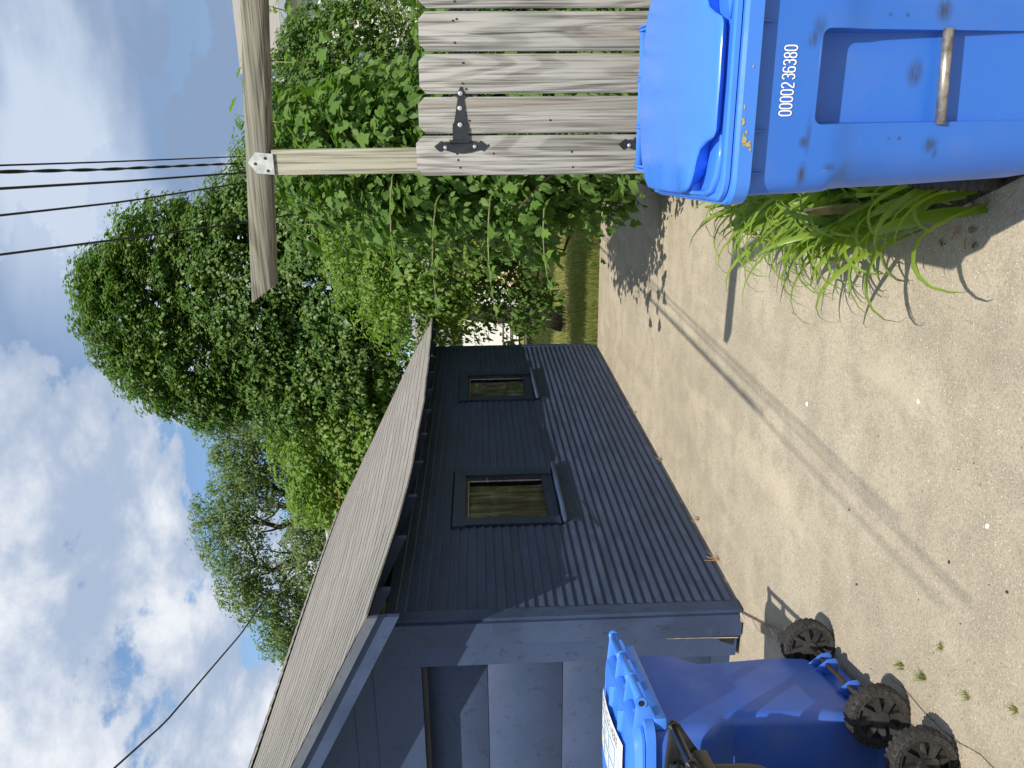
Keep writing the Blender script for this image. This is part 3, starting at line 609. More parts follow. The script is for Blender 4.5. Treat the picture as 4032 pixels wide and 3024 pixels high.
for x, z in ((.34, 1.668), (.27, 1.664), (.345, 1.655), (.205, 1.637), (.138, 1.641), (.119, 1.629), (.013, 1.62), (.012, 1.33), (.40, 1.66), (.47, 1.655)): gt(G().disc((x, YF - .0022, z), (0, -1, 0), .0038, .0012, 8), 'screw_head', rust)
def hinge(z, full=True):
    h = G(); y = YF - .0035
    arm = [(-.052, z - .029), (-.004, z - .029), (-.004 + .012, z - .022), (.012, z - .022), (.088, z - .011), (.092, z - .018), (.128, z - .006), (.092, z + .012), (.088, z + .009), (.012, z + .021), (-.002, z + .027), (-.052, z + .029)]
    arm = [(-.056, z - .027), (.000, z - .027), (.010, z - .022), (.088, z - .0125), (.095, z - .021), (.1285, z - .005), (.095, z + .012), (.088, z + .0065), (.010, z + .021), (.000, z + .027), (-.056, z + .027)]
    ho = gt(h.prism(arm, 'y', y - .003, y + .001), 'strap_hinge', iron)
    tip = [(-.056, z - .028), (-.012, z - .028), (.012, z), (-.012, z + .028), (-.056, z + .028)]
    k2 = G().prism(tip, 'y', y - .006, y - .0032)
    leaf = [(-.058, z - .028), (-.058, z - .055), (-.062, z - .066), (-.055, z - .070), (-.074, z - .095), (-.092, z - .078), (-.086, z - .068), (-.096, z - .03), (-.099, z), (-.096, z + .03), (-.084, z + .068), (-.092, z + .078), (-.074, z + .096), (-.055, z + .070), (-.062, z + .066), (-.058, z + .055), (-.058, z + .028)]
    k3 = G().prism(leaf, 'y', y - .003, y + .0012); k4 = G().tube([(-.058, y - .006, z - .032), (-.058, y - .006, z + .032)], .0065, 10)
    for gx, nm, mt in ((k2, 'hinge_wing', iron), (k3, 'hinge_leaf', iron), (k4, 'hinge_knuckle', iron), (G().tube([(-.058, y - .006, z + .034), (-.058, y - .006, z + .040)], .008, 10), 'pin_head', axle_m)):
        gx.v = [(v[0] - gg.x, v[1] - gg.y, v[2]) for v in gx.v]; gx.mk(nm, mt, ho)
    for bx, bz, yy in ((.1045, -.004, .003), (.055, -.001, .003), (-.001, 0, .006), (-.078, .056, .003), (-.076, -.050, .003)):
        gx = G().disc((bx - gg.x, y - yy - gg.y, z + bz), (0, -1, 0), .0083 if bx > -.05 else .0068, .003, 12, .002); gx.mk('bolt_head', bolt_m, ho, smooth=False)
hinge(1.6525); hinge(.985)

# ================================================================= CARTS
def rrect(hw, yf, yb, r, z, n=5, hwb=None):
    """rounded rectangle ring, hw half width at the front, hwb at the back"""
    hwb = hwb or hw; pts = []
    for cx, cy, a0 in ((hw - r, yf + r, -90), (hwb - r, yb - r, 0), (-hwb + r, yb - r, 90), (-hw + r, yf + r, 180)):
        for k in range(n + 1): a = R(a0 + 90 * k / n); pts.append(Vector((cx + r * math.cos(a), cy + r * math.sin(a), z)))
    return pts
def boolean_cut(o, cutters):
    for c in cutters:
        m = o.modifiers.new('b', 'BOOLEAN'); m.operation = 'DIFFERENCE'; m.solver = 'EXACT'; m.object = c
    bpy.context.view_layer.update()
    me = bpy.data.meshes.new_from_object(o.evaluated_get(bpy.context.evaluated_depsgraph_get())); o.modifiers.clear(); o.data = me
    for c in cutters: bpy.data.objects.remove(c)
def wheel(parent, x, y, r, side, w=.055):
    """tyre with tread lugs, spoked rim; axle along x"""
    g = G(); n = 40; prof = [(.0, .80), (.0, .95), (.008, 1.0), (w - .008, 1.0), (w, .95), (w, .80)]
    g.loft([[Vector((x + side * px, y + r * pr * math.cos(2 * math.pi * k / n), r + r * pr * math.sin(2 * math.pi * k / n))) for px, pr in prof] for k in range(n)] + [[Vector((x + side * px, y + r * pr, r)) for px, pr in prof]], cap=False)
    wh = g.mk('wheel', tyre_m, parent); autosmooth(wh, 40)
    g = G()
    for k in range(30):                                    # tread lugs and side ribs
        a = 2 * math.pi * k / 30; ca, sa = math.cos(a), math.sin(a)
        for x0, x1, off in ((.002, .024, 0), (w - .024, w - .002, .1)):
            c_, s__ = math.cos(a + off), math.sin(a + off); da = .055; vs = []
            for rr in (.985, 1.014):
                for aa in (-da, da):
                    for xx in (x0, x1): vs.append((x + side * xx, y + r * rr * math.cos(a + off + aa), r + r * rr * math.sin(a + off + aa)))
            g.add(vs, [(0, 1, 3, 2), (4, 6, 7, 5), (0, 4, 5, 1), (2, 3, 7, 6), (0, 2, 6, 4), (1, 5, 7, 3)])
        for xx in (-.003, w - .001):
            vs = []
            for rr in (.83, .955):
                for aa in (-.03, .03):
                    for dx in (0, .004): vs.append((x + side * (xx + dx), y + r * rr * math.cos(a + aa), r + r * rr * math.sin(a + aa)))
            g.add(vs, [(0, 1, 3, 2), (4, 6, 7, 5), (0, 4, 5, 1), (2, 3, 7, 6), (0, 2, 6, 4), (1, 5, 7, 3)])
    g.mk('tyre_tread', tyre_m, wh)
    g = G()                                                # rim ring + web
    ring = lambda rr, xx: [Vector((x + side * xx, y + r * rr * math.cos(2 * math.pi * k / n), r + r * rr * math.sin(2 * math.pi * k / n))) for k in range(n)]
    g.loft([ring(.80, .004), ring(.70, .004), ring(.70, .020)], cap=False); g.loft([ring(.80, .02), ring(.01, .024)], cap=False); g.loft([ring(.80, w - .004), ring(.70, w - .004), ring(.70, w - .02)], cap=False); g.loft([ring(.80, w - .02), ring(.01, w - .024)], cap=False)
    rm = g.mk('wheel_rim', rim_m, wh)
    g = G()
    for k in range(8):
        a = 2 * math.pi * k / 8 + .2
        for face in (0, 1):
            xa, xb = ((.0, .021) if face == 0 else (w - .021, w))
            vs = []
            for rr, hw in ((.20, .012), (.72, .0075)):
                for s2 in (-1, 1):
                    for xx in (xa, xb): vs.append((x + side * xx, y + r * rr * math.cos(a) - s2 * hw * math.sin(a), r + r * rr * math.sin(a) + s2 * hw * math.cos(a)))
            g.add(vs, [(0, 1, 3, 2), (4, 6, 7, 5), (0, 4, 5, 1), (2, 3, 7, 6), (0, 2, 6, 4), (1, 5, 7, 3)])
    g.mk('wheel_spokes', rim_m, wh)
    g = G(); g.tube([(x - side * .004, y, r), (x + side * (w + .008), y, r)], [.032, .028], 16); g.mk('hub_cap', rim_m, wh)
# ---- right-hand cart, front towards the camera
c1 = thing('recycling_cart', 'bright blue recycling cart with white serial number and steel bar before the gate', 'wheelie bin', (.09, 1.76, 0), 0, 'wheeled carts')
secs = [(.02, .165, .145, .57, .06), (.05, .195, .120, .60, .085), (.30, .2290, .086, .65, .098), (.60, .2420, .056, .68, .100), (.735, .2450, .042, .69, .098), (.765, .2460, .037, .69, .088), (.79, .2470, .030, .69, .060), (.815, .2480, .026, .70, .045), (.90, .2500, .022, .71, .042), (1.02, .2530, .017, .72, .040)]
g = G(); g.loft([rrect(hw, yf, yb, r, z, 8, hw + .015 * z) for z, hw, yf, yb, r in secs]); body = g.mk('body', blue_body, c1)
cut = []
g = G(); g.prism([(-.2, .845), (.13, .845 - .0), (.13, .20), (-.2, .20)], 'x', -.0965, .0955)
def rr2(hw, z0, z1, r, y):
    out = []
    for cx, cz, a0 in ((hw - r, z0 + r, -90), (hw - r, z1 - r, 0), (-hw + r, z1 - r, 90), (-hw + r, z0 + r, 180)):
        for k in range(6): a = R(a0 + 18 * k); out.append(Vector((cx + r * math.cos(a), y, cz + r * math.sin(a))))
    return out
cg = G().loft([rr2(.104, .185, .862, .020, -.05), rr2(.0975, .20, .850, .017, .033), rr2(.094, .215, .846, .014, .088)])
co = cg.mk('cutter', None, c1); bm = bmesh.new(); bm.from_mesh(co.data); bmesh.ops.recalc_face_normals(bm, faces=bm.faces); bm.to_mesh(co.data); bm.free()
boolean_cut(body, [co]); autosmooth(body, 32)
# grab bar, lower shelf
gb = G().tube([(-.100, .0585, .546), (.099, .0585, .560)], .0110, 14).mk('grab_bar', steel, c1, smooth=True)
# rim
g = G(); rz = [(.996, .258, .0, .735, .055), (.996, .269, -.012, .742, .06), (1.028, .272, -.016, .745, .062), (1.036, .269, -.012, .742, .060), (1.038, .245, .012, .72, .045)]
g.loft([rrect(hw, yf, yb, r, z, 8, hw + .030) for z, hw, yf, yb, r in rz], cap=False); autosmooth(g.mk('rim', blue_lid, c1), 30)
for s in (-1, 1):
    for xx in (.11, .20): G().prism([(.02, .996), (-.008, .996), (.02, .955)], 'x', s * xx - .0012, s * xx + .0012).mk('rim_gusset', blue_body, c1)
    bevel(G().box(s * .252, s * .282, .30, .42, .90, .996).mk('rim_lug', blue_body, c1), .004, 1)
# lid: flange plate + domed top whose front corners are scooped into finger grips
fl_out = rrect(.262, -.004, .735, .060, 1.0, 8, .292)
g = G(); g.loft([[Vector((p.x, p.y, 1.040)) for p in fl_out], [Vector((p.x * 1.004, p.y, 1.050)) for p in fl_out], [Vector((p.x * .985, .38 + (p.y - .38) * .985, 1.054)) for p in fl_out]]); autosmooth(g.mk('lid_flange', blue_lid, c1), 28)
half = [(0, .010), (-.05, .012), (-.108, .014), (-.122, .024), (-.132, .055), (-.148, .088), (-.172, .100), (-.198, .108), (-.222, .124), (-.242, .150), (-.253, .185), (-.258, .235), (-.262, .26), (-.270, .40), (-.278, .58), (-.278, .66), (-.256, .705), (-.20, .722), (-.08, .728), (0, .730)]
outl = half + [(-x, y) for x, y in half[-2:0:-1]]
def domez(x, y): return 1.070 + .012 * max(0, 1 - ((abs(x) - .22) / .10) ** 2 - ((y - .16) / .14) ** 2) + .034 * max(0, 1 - (x / .30) ** 2) ** .8 * max(0, min(1, (y + .02) / .22)) ** .7 + .006 * y - .16 * max(0, y - .60) ** 1.6
def domering(k, dz=0.): return [Vector((x * k, .36 + (y - .36) * k, (domez(x * k, .36 + (y - .36) * k) if dz is None else dz))) for x, y in outl]
def dr(k, sink): return [Vector((x * k, .36 + (y - .36) * k, domez(x * k, .36 + (y - .36) * k) - sink)) for x, y in outl]
g = G(); g.loft([[Vector((x * .90, .36 + (y - .36) * .90, 1.050)) for x, y in outl], [Vector((x * .93, .36 + (y - .36) * .93, 1.056)) for x, y in outl], dr(.985, .010), dr(1.0, .006), dr(.992, .0015), dr(.975, 0), dr(.90, 0), dr(.78, 0), dr(.64, 0), dr(.5, 0), dr(.34, 0), dr(.18, 0), dr(.05, 0)])
autosmooth(g.mk('lid', blue_lid, c1), 40)
for s in (-1, 1):                                            # ridge round each grip
    arc = [(.118, .010), (.165, .006), (.205, .018), (.236, .048), (.249, .095), (.255, .16), (.256, .215)]
    G().tube([(s * x, y + .012, 1.057) for x, y in arc], [.004, .008, .010, .010, .009, .007, .004], 8).mk('grip_ridge', blue_lid, c1, smooth=True)
    bevel(G().box(s * .205, s * .258, .170, .262, 1.0535, 1.0765).mk('grip_block', blue_lid, c1), .004, 2)
# handle and its brackets
G().tube([(-.232, .838, 1.072), (.185, .838, 1.072)], .0125, 14).mk('handle_bar', blue_lid, c1, smooth=True)
for x, sk in ((-.232, 0), (-.222, 0), (-.105, .006), (-.094, -.006), (.035, .006), (.046, -.006), (.178, .012), (.188, -.002)):
    bevel(G().prism([(.69, 1.045), (.835, 1.050), (.860, 1.062), (.862, 1.079), (.85, 1.089), (.825, 1.087), (.69, 1.078)], 'x', x - .003, x + .003).mk('hinge_bracket', blue_lid, c1), .002, 1)
bevel(G().box(-.26, .24, .728, .750, 1.03, 1.060).mk('hinge_flange', blue_lid, c1), .008, 2)
wheel(c1, -.29, .66, .125, 1); wheel(c1, .29, .66, .125, -1)
# serial number in white paint, stroke by stroke
def strokes(ch):
    o_ = [(0, .25), (0, .75), (.12, .93), (.35, 1), (.65, 1), (.88, .93), (1, .75), (1, .25), (.88, .07), (.65, 0), (.35, 0), (.12, .07), (0, .25)]
    if ch == '0': return [o_]
    if ch == '2': return [[(0, .78), (.15, .95), (.5, 1), (.85, .95), (1, .78), (.95, .58), (.6, .38), (.12, .12), (0, 0), (1, 0)]]
    if ch == '3': return [[(0, .82), (.2, .97), (.5, 1), (.8, .97), (1, .80), (.92, .60), (.65, .53), (.35, .53)], [(.65, .53), (.92, .46), (1, .25), (.85, .05), (.5, 0), (.2, .03), (0, .18)]]
    if ch == '6': return [[(1, .82), (.82, .97), (.5, 1), (.15, .95), (0, .75), (0, .22), (.15, .04), (.5, 0), (.85, .04), (1, .22), (1, .38), (.85, .54), (.5, .58), (.15, .54), (0, .42)]]
    if ch == '8': return [[(.5, .54), (.15, .60), (.02, .76), (.15, .95), (.5, 1), (.85, .95), (.98, .76), (.85, .60), (.5, .54), (.12, .46), (0, .24), (.15, .04), (.5, 0), (.85, .04), (1, .24), (.88, .46), (.5, .54)]]
    return []
g = G(); xs = -.0785; zn = .907
for k, ch in enumerate('0000236380'):
    x0 = xs + k * .01425 + (.0035 if k > 4 else 0)
    for st in strokes(ch):
        pts = [Vector((x0 + p[0] * .0098, zn + p[1] * .0275, 0)) for p in st]; n = len(pts); lft, rgt = [], []
        for i, p in enumerate(pts):
            t = (pts[min(i + 1, n - 1)] - pts[max(i - 1, 0)]).normalized(); nn = Vector((-t.y, t.x, 0)) * .00145; lft.append(p + nn); rgt.append(p - nn)
        Y = lambda z: .0205 - .0000 + (.90 - z) * .042 - .0006
        g.add([(p.x, Y(p.y) , p.y) for p in lft + rgt], [(i, n + i, n + i + 1, i + 1) for i in range(n - 1)])
g.mk('serial_number', white_paint, c1)
# splashes of old yellow paint and black scuffs
yel = mat_plain('dried_yellow_paint', (.40, .36, .16), .7, 0, .2, 60); scf = mat_plain('black_scuff', (.035, .038, .05), .8, 0, .5, 90)
def blob(name, x, z, w, h, mat, yfun, n=16, rag=.4, par=c1):
    pts = []
    for k in range(n):
        a = 2 * math.pi * k / n; r = 1 + random.uniform(-rag, rag); pts.append((x + w * r * math.cos(a), z + h * r * math.sin(a)))
    G().add([(p[0], yfun(p[1]), p[1]) for p in pts] + [(x, yfun(z), z)], [(k, (k + 1) % n, n) for k in range(n)]).mk(name, mat, par)
rimy = lambda z: -.0165 + (1.028 - z) * .125 - .0012
for x, z, w, h in ((-.128, 1.020, .012, .006), (-.137, 1.011, .006, .009), (-.112, 1.015, .004, .003), (-.09, 1.024, .009, .003), (-.06, 1.024, .006, .002), (.02, 1.012, .003, .002), (-.148, 1.004, .004, .003)): blob('paint_splash', x, z, w, h, yel, rimy)
# ---- left-hand cart and the black one, backs towards the driveway
def cart_back(c, D, hw0, hwt, zr, r, bodym, lidm, wheel_x, hz, hlen, hoff, scx=0.):
    S_ = [(.150, hw0 - .005, .10, D - .045, .045), (.175, hw0, .085, D - .035, .05), (.30, hw0 + .012, .07, D - .032, .05), (zr - .38, hw0 - .012, .045, D - .034, .05), (zr - .335, hw0 - .014, .04, D - .034, .055), (zr - .285, hw0 + .012, .035, D - .032, .055), (zr - .235, hwt - .018, .03, D - .03, .06), (zr - .19, hwt - .004, .03, D - .03, .06), (zr, hwt, .02, D - .03, .055)]
    g = G(); g.loft([rrect(hw0 - .03, .14, D - .20, .05, .015, 6)] + [rrect(hw, yf, yb, rr, z, 6) for z, hw, yf, yb, rr in S_]); autosmooth(g.mk('body', bodym, c), 30)
    g = G(); g.loft([rrect(hwt + .012, -.01, D, .06, z, 6) for z in (zr - .004,)] + [rrect(hwt + .022, -.02, D + .004, .065, z, 6) for z in (zr - .004, zr + .03)] + [rrect(hwt, .0, D - .02, .06, zr + .034, 6)], cap=False); autosmooth(g.mk('rim', lidm, c), 30)
    # lid, slightly crowned
    out = rrect(hwt + .012, -.03, D - .02, .07, 0, 6)
    zl = lambda x, y: zr + .062 + .030 * max(0, 1 - (x / (hwt + .04)) ** 2) + .012 * math.sin(math.pi * max(0, min(1, y / D)))
    rg = lambda k, s: [Vector((p.x * k, D / 2 + (p.y - D / 2) * k, (zl(p.x * k, D / 2 + (p.y - D / 2) * k) - s))) for p in out]
    g = G(); g.loft([[Vector((p.x * 1.01, p.y, zr + .036)) for p in out], [Vector((p.x * 1.012, p.y, zr + .046)) for p in out], rg(.975, .012), rg(.955, .002), rg(.9, 0), rg(.75, 0), rg(.55, 0), rg(.35, 0), rg(.12, 0)]); ld = autosmooth(g.mk('lid', lidm, c), 35)
    g = G(); q = rrect(hwt - .035, .03, D * .46, .05, 0, 5)
    g.loft([[Vector((p.x * k, D * .25 + (p.y - D * .25) * k, zl(p.x * k, D * .25 + (p.y - D * .25) * k) + h)) for p in q] for k, h in ((1.0, -.004), (.985, .010), (.96, .013), (.6, .013), (.2, .013))]); autosmooth(g.mk('lid_raised_panel', lidm, c), 35)
    # handle bar held off the back by four bracket arms
    hy = D + hoff; hl = hlen / 2
    G().tube([(-hl, hy, hz), (hl, hy, hz)], .0155, 14).mk('handle_bar', lidm, c, smooth=True)
    for sgn in (-1, 1):
        G().tube([(sgn * (hl - .004), hy, hz), (sgn * (hl + .006), hy, hz)], .0215, 14).mk('handle_end_ring', lidm, c); G().tube([(sgn * (hl + .0055), hy, hz), (sgn * (hl + .0075), hy, hz)], .012, 12).mk('handle_end_bore', dark, c)
    for k in range(5 if False else 4):
        x = -hl + .006 + k * (hlen - .012) / 3
        bevel(G().prism([(D - .15, zr + .035), (D - .03, zr - .045), (D + .005, zr - .02), (hy + .016, hz - .018), (hy + .021, hz), (hy + .008, hz + .020), (hy - .02, hz + .020), (D - .05, hz + .032), (D - .20, hz + .045 if zr + .05 < hz + .05 else zr + .06)], 'x', x - .004, x + .004).mk('handle_bracket', lidm, c), .002, 1)
        if k < 3:
            xm = x + (hlen - .012) / 6                        # pointed stiffening ribs of the lid
            G().add([(x + .02, D - .06, zl(x, D - .06) + .004), (xm, D - .01, hz - .004), (xm + .02, D - .01, hz - .004), (x + .03, D - .20, zl(x, D - .2) + .006), (x + .02, D - .06, zl(x, D - .06) - .01), (xm, D - .01, hz - .03)], [(0, 1, 2, 3), (0, 4, 5, 1)]).mk('lid_rib', lidm, c)
    # shallow back lip under the handle
    bevel(G().box(-hwt + .02, hwt - .02, D - .035, D + .012, zr - .055, zr - .006).mk('back_lip', lidm, c), .008, 2)
    # axle with its fins
    G().tube([(-wheel_x, D - .015, r), (wheel_x, D - .015, r)], .0095, 10).mk('axle', axle_m, c, smooth=True)
    for x in (-.175, -.115, .085): bevel(G().prism([(D - .06, .175), (D - .036, .175), (D + .008, .118), (D + .012, .082), (D - .0, .070), (D - .065, .07)], 'x', x - .003, x + .003).mk('axle_fin', bodym, c), .0015, 1)
    bevel(G().box(-hw0 + .02, hw0 - .02, D - .30, D - .062, .02, .16).mk('foot_block', bodym, c), .02, 2)
    wheel(c, -wheel_x, D - .015, r, -1 if False else 1); wheel(c, wheel_x, D - .015, r, -1)
    return zl
th = R(-77); D = .80
axm = Vector((-2.232, 2.672, 0)); bdir = Vector((math.cos(R(13)), math.sin(R(13)), 0)); root = axm - bdir * (D - .015)
c2 = thing('recycling_cart', 'blue recycling cart at the garage front with a RECYCLE HERE sticker on its lid', 'wheelie bin', root, th, 'wheeled carts')
zl = cart_back(c2, D, .258, .343, .985, .118, blue_body2, blue_lid, .345, 1.025, .615, .070, scx=.035)
# sticker on the lid
stk = mat_plain('white_sticker', (.74, .76, .78), .45, 0, .03); stk_b = mat_plain('sticker_blue_print', (.20, .45, .66), .45, 0, .1); stk_g = mat_plain('sticker_grey_print', (.36, .38, .40), .5, 0, .1)
def on_lid(x, y, h): return (x, y, zl(x, y) + h)
def lidpatch(name, x0, x1, y0, y1, h, mat, par, n=6):
    g = G(); g.v = [on_lid(x0 + (x1 - x0) * i / n, y0 + (y1 - y0) * j / n, h) for j in range(n + 1) for i in range(n + 1)]
    g.f = [(j * (n + 1) + i, j * (n + 1) + i + 1, (j + 1) * (n + 1) + i + 1, (j + 1) * (n + 1) + i) for j in range(n) for i in range(n)]; return g.mk(name, mat, par)
sx0, sx1, sy0, sy1 = -.225, .245, .41, .665
st = lidpatch('lid_sticker', sx0, sx1, sy0, sy1, .0142 , stk, c2)
for i in range(3):
    for j in range(2):
        xa = sx0 + .012 + i * .118; ya = sy0 + .012 + j * .088
        lidpatch('sticker_print', xa, xa + .108, ya, ya + .078, .0150, stk_b, st, 3); lidpatch('sticker_print', xa + .006, xa + .102, ya + .006, ya + .072, .0158, stk, st, 3)
        for q in range(3): lidpatch('sticker_print', xa + .014, xa + .05 + .03 * ((i + q) % 2), ya + .016 + q * .018, ya + .019 + q * .018, .0166, stk_g, st, 2)
for q in range(8): lidpatch('sticker_print', .150, .15 + random.uniform(.055, .082), sy0 + .03 + q * .018, sy0 + .033 + q * .018, .0150, stk_g, st, 2)
def textmesh(s, size, mat, par, fn, bold=.0):
    cu = bpy.data.curves.new('t', 'FONT'); cu.body = s; cu.size = size; cu.offset = bold; ob = bpy.data.objects.new('t', cu); COL.objects.link(ob); bpy.context.view_layer.update()
    me = bpy.data.meshes.new_from_object(ob.evaluated_get(bpy.context.evaluated_depsgraph_get())); bpy.data.objects.remove(ob)
    for v in me.vertices: v.co = Vector(fn(v.co.x, v.co.y))
    me.materials.clear(); me.materials.append(mat); o = bpy.data.objects.new('sticker_lettering', me); COL.objects.link(o); o.parent = par; return o
textmesh('RECYCLE HERE', .056, stk_g, st, lambda x, y: on_lid(sx0 + .020 + x * 1.0, sy1 - .058 + y, .0152), .0007)
D3 = .72; ax3 = Vector((-2.050, 1.872, 0)); root3 = ax3 - bdir * (D3 - .015)
c3 = thing('rubbish_cart', 'black wheeled rubbish cart with an olive brown body nearest the camera', 'wheelie bin', root3, th, 'wheeled carts')
cart_back(c3, D3, .225, .31, .895, .117, olive_pl, black_pl, .232, .942, .70, .065)

# ================================================================= DAYLILIES
lily_dead = mat_plain('straw_blade', (.38, .31, .15), .8, 0, .3)
def lily(root_xy, label, n, hmax, lean, nm='daylily', wmul=1.):
    t = thing(nm, label, 'plant', (root_xy[0], root_xy[1], 0), 0, 'daylily clumps beside the gate')
    for i in range(n):
        a = lean + rng.normal() * 1.15 if i % 3 else random.uniform(0, 6.28); l = hmax * random.uniform(.55, 1.12); arch = random.uniform(.9, 1.7); w = random.uniform(.0095, .0150) * wmul
        bx, by = random.uniform(-.09, .09), random.uniform(-.20, .20); steps = 12; el = R(random.uniform(60, 88)); p = Vector((bx, by, 0)); g = G(); v = []; bend = arch * random.uniform(2.0, 3.1) / steps; tw = random.uniform(-.5, .5); az = a; azd = random.uniform(-.07, .07)
        for k in range(steps + 1):
            f = k / steps; ww = w * (1 - f ** 3.2) * (.75 + .5 * math.sin(math.pi * min(1, f * 1.3))) + .0006
            dirv = Vector((math.cos(az) * math.cos(el), math.sin(az) * math.cos(el), math.sin(el))); side = Vector((-math.sin(az), math.cos(az), 0)); up = dirv.cross(side).normalized() * -1
            side = side * math.cos(tw * f) + up * math.sin(tw * f)
            v += [p - side * ww + up * ww * .45, p - up * 0, p + side * ww + up * ww * .45]
            p = p + dirv * (l / steps); el -= bend * (.12 + 2.3 * f ** 1.6); az += random.uniform(-.06, .06) + azd
            if p.z < .012: p.z = .012
        fs = []
        for k in range(steps): b = k * 3; fs += [(b, b + 1, b + 4, b + 3), (b + 1, b + 2, b + 5, b + 4)]
        g.add(v, fs); g.mk('blade', lily_dead if i % 61 == 60 else leaf_lily, t, smooth=True)
    return t
lily((-.29, 2.90), 'bright green daylily clump arching over the concrete at the left side of the blue cart', 70, .60, math.pi * .98)
lily((-.31, 3.22), 'daylily clump just behind the front one, long blades bending over the driveway', 70, .64, math.pi * .93)
lily((-.20, 2.56), 'daylily clump with broad dark blades in the shade of the blue cart', 16, .55, math.pi * 1.10, wmul=1.35)
lily((-.34, 3.68), 'thin-bladed daylily clump farthest along the driveway by the gate post', 60, .66, math.pi * .85)
lily((-.34, 4.15), 'slender daylily clump past the gate post with blades leaning over the driveway', 50, .62, math.pi * .85)
lily((.05, 4.4), 'small dark daylily clump in the shade behind the gate post', 40, .42, math.pi * .9)
# dead leaves under the lilies
for k in range(14):
    x, y = -.33 + random.uniform(-.10, .13), 2.55 + random.uniform(-.12, .22); a = random.uniform(0, 6.28)
    o = mk('dead_leaf', (T_OV[0] * np.array([.6, 1, 1.6])).tolist(), T_OV[1].tolist(), leaf_dead); o.scale = (.05,) * 3; o.location = (x, y, .012); o.rotation_euler = (random.uniform(-.5, .5), random.uniform(-.5, .5), a)
    tag(o, 'curled brown dead leaf lying at the foot of the daylilies beside the blue cart', 'dead leaf', 'dead leaves under the daylilies')

# ================================================================= SHRUBS AND TREES
def shrub_leaves(t, lobes, ncl, per, rad, size, tmpl, mat, depth=.55, nparts=300, up=.4, jit=.6, nm='foliage', part='leaf', droop=-1.):
    C0 = lobes_shell(lobes, ncl, depth); mid = np.mean([l[0] for l in lobes], axis=0)
    P, Rm = clumps(C0, rng.uniform(rad * .6, rad * 1.3, len(C0)), per, up, jit, .8, droop, mid)
    P[:, 2] = np.maximum(P[:, 2], .04); sz = size * rng.uniform(.45, 1.3, len(P)); leaves(nm, P, Rm, sz, tmpl, mat, t, nparts, part); return C0
def stems(t, base, tips, r0, mat, name='stem', wob=.15):
    for q in tips:
        g = G(); limb(g, base, q, r0, r0 * .25, wob); g.v = [(v[0] - t.location.x, v[1] - t.location.y, v[2]) for v in g.v]; g.mk(name, mat, t, smooth=True)
# mulberry behind the gate
mul = thing('mulberry_tree', 'large-leaved mulberry growing behind the gate and filling the space under the beam', 'tree', (.35, 6.6, 0))
ML = [((-.30, 6.7, 2.5), (.62, .8, .90)), ((.06, 6.9, 2.2), (.42, .8, 1.05)), ((-.35, 6.6, 1.7), (.75, .7, .95)), ((.75, 6.7, 1.1), (1.1, .7, .9)), ((-.25, 6.9, .9), (.8, .7, .75)), ((1.15, 7.2, 1.35), (.6, .7, .8))]
C0 = shrub_leaves(mul, ML, 800, 15, .22, .098, T_MUL, leaf_mul, .75, jit=.9)
shrub_leaves(mul, ML, 700, 12, .24, .080, T_OV, leaf_shr, .8, 0, jit=.9, nm='inner_foliage')
stems(mul, (.35, 6.6, 0), [tuple(C0[i]) for i in range(0, 60, 4)], .030, brown_twig)
# whip shoots poking above and sideways
def whips(t, starts, mat, tm, lf, size, part='leaf', ln=(.4, .9), seed_dir=(0, 0, 1), n_leaf=9):
    Ps, Rs, Ss = [], [], []
    for p0 in starts:
        d = Vector((random.uniform(-.6, .6), random.uniform(-.4, .4), random.uniform(.3, 1))) * .6 + Vector(seed_dir); d.normalize(); l = random.uniform(*ln); g = G(); pts = [Vector(p0)]; dd = d.copy()
        for k in range(6): pts.append(pts[-1] + dd * l / 6); dd = (dd + Vector((0, 0, -.06))).normalized()
        g.tube([p - t.location for p in pts], [.007 - .0009 * k for k in range(7)], 5); g.mk('shoot', tm, t, smooth=True)
        for k in range(n_leaf):
            f = (k + .5) / n_leaf * 6; i = int(f); p = pts[i].lerp(pts[min(6, i + 1)], f - i); a = k * 2.4; sd = Vector((math.cos(a), math.sin(a), .15)); Ps.append(p + sd * .02); Rs.append((sd * .5 + Vector((0, 0, 1)) + Vector(SUN) * .4, sd + Vector((0, 0, -.5)))); Ss.append(size * random.uniform(.6, 1.15))
    leaves('shoot_foliage', np.array([tuple(p) for p in Ps]), frames(np.array([tuple(r[0]) for r in Rs]), np.array([tuple(r[1]) for r in Rs])), np.array(Ss), mat, lf, t, 0, part)
whips(mul, [(.3, 6.4, 3.05), (-.1, 6.5, 3.1), (.45, 6.4, 2.8), (.75, 6.6, 2.5), (-.45, 6.4, 2.9), (1.1, 6.7, 2.3), (1.25, 6.8, 2.0), (.8, 6.5, 2.9), (1.3, 6.9, 1.7), (.0, 6.3, 2.9), (-.75, 6.3, 2.5)], T_MUL, twig, leaf_mul, .11, ln=(.25, .6))
whips(mul, [(-.55, 5.9, 1.9), (-.5, 5.8, 1.5), (-.35, 5.8, 2.2), (-.6, 5.9, 1.1)], T_MUL, twig, leaf_mul, .12, seed_dir=(-1.2, -.2, -.1), ln=(.5, 1.))
